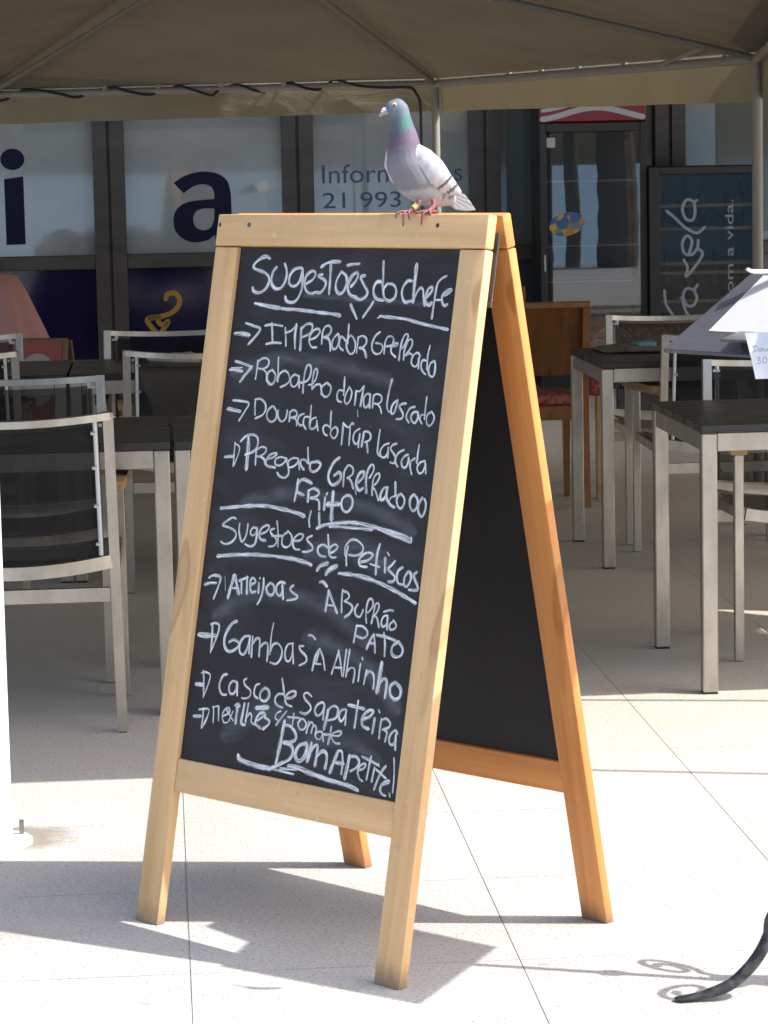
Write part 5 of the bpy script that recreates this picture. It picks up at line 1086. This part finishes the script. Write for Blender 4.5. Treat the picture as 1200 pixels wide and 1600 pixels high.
tmp = bpy.data.meshes.new('tmp'); bm.to_mesh(tmp); bm.free(); to = bpy.data.objects.new('tmp', tmp); COL.objects.link(to)
md = to.modifiers.new('r', 'REMESH'); md.mode = 'VOXEL'; md.voxel_size = .0011
dg = bpy.context.evaluated_depsgraph_get(); pm = bpy.data.meshes.new_from_object(to.evaluated_get(dg)); bpy.data.objects.remove(to); bpy.data.meshes.remove(tmp)
b = bmesh.new(); b.from_mesh(pm)
for _ in range(4): bmesh.ops.smooth_vert(b, verts=b.verts, factor=.5, use_axis_x=True, use_axis_y=True, use_axis_z=True)
b.to_mesh(pm); b.free(); pm.name = 'pigeon_body'
for p in pm.polygons: p.use_smooth = True
def near(C, p, dsc=1.0):                                            # signed distance to a chain and where along it
    best = (9, 0); 
    for i, ((x0, z0, d0, r0), (x1, z1, d1, r1)) in enumerate(zip(C, C[1:])):
        a = bl(x0, z0, d0); e = bl(x1, z1, d1) - a; t = max(0, min(1, (p - a).dot(e) / e.dot(e))); q = p - (a + e * t); q.y /= dsc
        d = q.length - (r0 + (r1 - r0) * t) * K
        if d < best[0]: best = (d, i + t)
    return best
def lerp3(a, b, t): t = max(0, min(1, t)); return tuple(x + (y - x) * t for x, y in zip(a, b))
def sstep(a, b, x): t = max(0, min(1, (x - a) / (b - a))); return t * t * (3 - 2 * t)
ca = pm.color_attributes.new('plume', 'FLOAT_COLOR', 'POINT')
vals = []
for v in pm.vertices:
    p = v.co; gx = p.x / K + BX0; gz = BZ0 - p.z / K; gd = p.y / K; db, tb = near(body_ch, p); dr, tr_w = near(wing_r, p, .82); dl, tl_w = near(wing_l, p, .8)
    nz = noise.noise(p * 70) * .6 + noise.noise(p * 240) * .35
    # body colours along the spine: head, neck, purple breast band, pale breast, rump
    t = 0
    for q, (za, zb_) in enumerate(((206, 250), (250, 295), (295, 370), (370, 455), (455, 560), (560, 680), (680, 790), (790, 880), (880, 945), (945, 1000))):
        t += max(0, min(1, (gz + .12 * (gx - 400) - za) / (zb_ - za)))
    t += nz * .5
    head = (.13, .165, .205); neck = (.075, .12, .14); purp = (.11, .075, .12); breast = (.18, .178, .20); rump = (.34, .335, .36)
    c = lerp3(head, neck, sstep(1.3, 2.4, t)); c = lerp3(c, purp, sstep(2.7, 4.0, t)); c = lerp3(c, breast, sstep(4.3, 5.9, t)); c = lerp3(c, rump, sstep(8, 9, t))
    sheen = math.exp(-((t - 2.5) / .85) ** 2) * max(0, sin((gx - 300) / 190 * pi)) if 300 < gx < 500 else 0
    c = lerp3(c, (.06, .21, .165), min(1, sheen * .85 * sstep(330, 410, gx)))
    pk = math.exp(-((t - 3.8) / .7) ** 2) * sstep(390, 470, gx); c = lerp3(c, (.24, .15, .25), .35 * pk)
    for dw, tw, right in ((dr, tr_w, 1), (dl, tl_w, 0)):
        if dw < db + .0004:
            wcol = lerp3((.41, .42, .465), (.54, .54, .58), nz * 1.3 + .5)
            if right:
                ax = (gx - 520) * .66 + (gz - 590) * .75            # distance down the wing
                ac = (gx - 520) * .75 - (gz - 590) * .66            # across: negative = lower edge
                jag = 9 * noise.noise(p * 330)
                b1 = ax - (342 - .0011 * (ac + 10) ** 2) + jag
                if abs(b1) < 13 and ac > -112: wcol = lerp3(wcol, (.045, .045, .055), .92)
                b2q = ax - (425 - .0015 * (ac - 20) ** 2) + jag
                if abs(b2q) < 13 and ac > -45: wcol = lerp3(wcol, (.045, .045, .055), .92)
                fe = sin(ax / 15.0 + ac * .02) * .5 + .5
                wcol = lerp3(wcol, (.27, .28, .325), .26 * fe)
            c = wcol
    if gx > 640 and gz > 895 and dr > .0012 and db > .0012:
        if gd < 290 and gx < 840: c = lerp3((.17, .17, .19), (.40, .40, .43), sstep(740, 690, gx) + .1 * nz)
        else:
            ang = math.atan2(gz - 880, gx - 640); st = sin(ang * 60); c = lerp3((.27, .268, .29), (.12, .12, .135), sstep(.45, .9, st)); c = lerp3(c, (.26, .26, .29), sstep(1045, 1085, gz))
    vals += [c[0], c[1], c[2], 1]
ca.data.foreach_set('color', vals)
pm.materials.clear(); pm.materials.append(M['plumage'])
pg = tag(empty('pigeon', bp_), 'pale grey pigeon with green neck sheen and black wing bars perched on the chalkboard', 'pigeon')
po = bpy.data.objects.new('body', pm); COL.objects.link(po); po.parent = pg
def ell(bm, c, r, sub=3):
    b = bmesh.new(); bmesh.ops.create_icosphere(b, subdivisions=sub, radius=1); base = [bm.verts.new((v.co.x * r[0] + c.x, v.co.y * r[1] + c.y, v.co.z * r[2] + c.z)) for v in b.verts]; b.verts.index_update()
    for f in b.faces: bm.faces.new([base[v.index] for v in f.verts])
    b.free()
ez = bl(329, 188, -66)
bm = bmesh.new(); ell(bm, bl(329, 188, -58), (25 * K, 16 * K, 27 * K)); er = obj('eye', bm, M['eyering'], pg, None, True)
bm = bmesh.new(); ell(bm, bl(328, 188, -63), (17 * K, 15 * K, 19 * K)); obj('iris', bm, M['iris'], er, None, True)
bm = bmesh.new(); ell(bm, bl(326, 188, -74), (8 * K, 6 * K, 9 * K)); obj('pupil', bm, M['pupil'], er, None, True)
bm = bmesh.new(); tube(bm, smooth_pts([bl(275, 228, -14), bl(245, 240, -18), bl(218, 256, -20), bl(200, 274, -21), bl(195, 282, -21)], 4), [x * K for x in (31, 30, 29, 28, 26, 25, 23, 21, 19, 17, 15, 13, 10, 8, 6, 4, 2)], 12); obj('beak', bm, M['beak'], pg, None, True)
bm = bmesh.new(); ell(bm, bl(243, 222, -20), (27 * K, 22 * K, 20 * K)); ell(bm, bl(228, 238, -22), (18 * K, 18 * K, 16 * K)); obj('cere', bm, M['cere'], pg, None, True)
def leg(P, r, ankle, toes, ring=None):
    bm = bmesh.new(); tube(bm, smooth_pts([bl(*q) for q in P], 4), r * K, 10)
    for tq in toes: pts = smooth_pts([bl(*q) for q in tq], 4); n = len(pts); tube(bm, pts, [(15 - 7 * i / n) * K for i in range(n)], 8)
    o = obj('leg', bm, M['skin'], pg, None, True)
    for tq in toes:
        a = bl(*tq[-2]); e = bl(*tq[-1]); d = (e - a).normalized(); bm = bmesh.new(); tube(bm, [e - d * .0008, e + d * .0018, e + d * .0042 + Vector((0, 0, -.001))], [.0017, .0013, .0003], 6); obj('claw', bm, M['claw'], o)
    if ring: bm = bmesh.new(); tube(bm, [bl(*ring[0]), bl(*ring[1])], 27 * K, 16); obj('leg_ring', bm, M['ring'], o, None, False, 40)
leg([(640, 985, 60), (642, 1035, 45), (612, 1070, 20), (592, 1085, 0)], 22, None, [[(596, 1082, 0), (572, 1082, -20), (552, 1100, -36), (543, 1140, -38), (535, 1180, -34)], [(600, 1082, 0), (608, 1082, -18), (612, 1098, -30), (614, 1122, -30)], [(596, 1082, 4), (560, 1078, -8), (520, 1086, -20), (500, 1094, -30)], [(600, 1084, 8), (640, 1080, 40), (668, 1086, 60)]])
leg([(520, 985, 40), (508, 1030, 30), (462, 1062, 10), (430, 1082, -4)], 20, None, [[(432, 1080, -4), (400, 1078, -22), (388, 1100, -40), (384, 1140, -42), (381, 1180, -38)], [(436, 1080, -2), (430, 1080, -20), (430, 1098, -34), (432, 1128, -34)], [(428, 1080, -4), (380, 1076, -16), (340, 1086, -30), (324, 1100, -36), (322, 1116, -36)], [(436, 1082, 4), (470, 1080, 30), (500, 1086, 50)]], ((498, 1028, 26), (468, 1054, 12)))
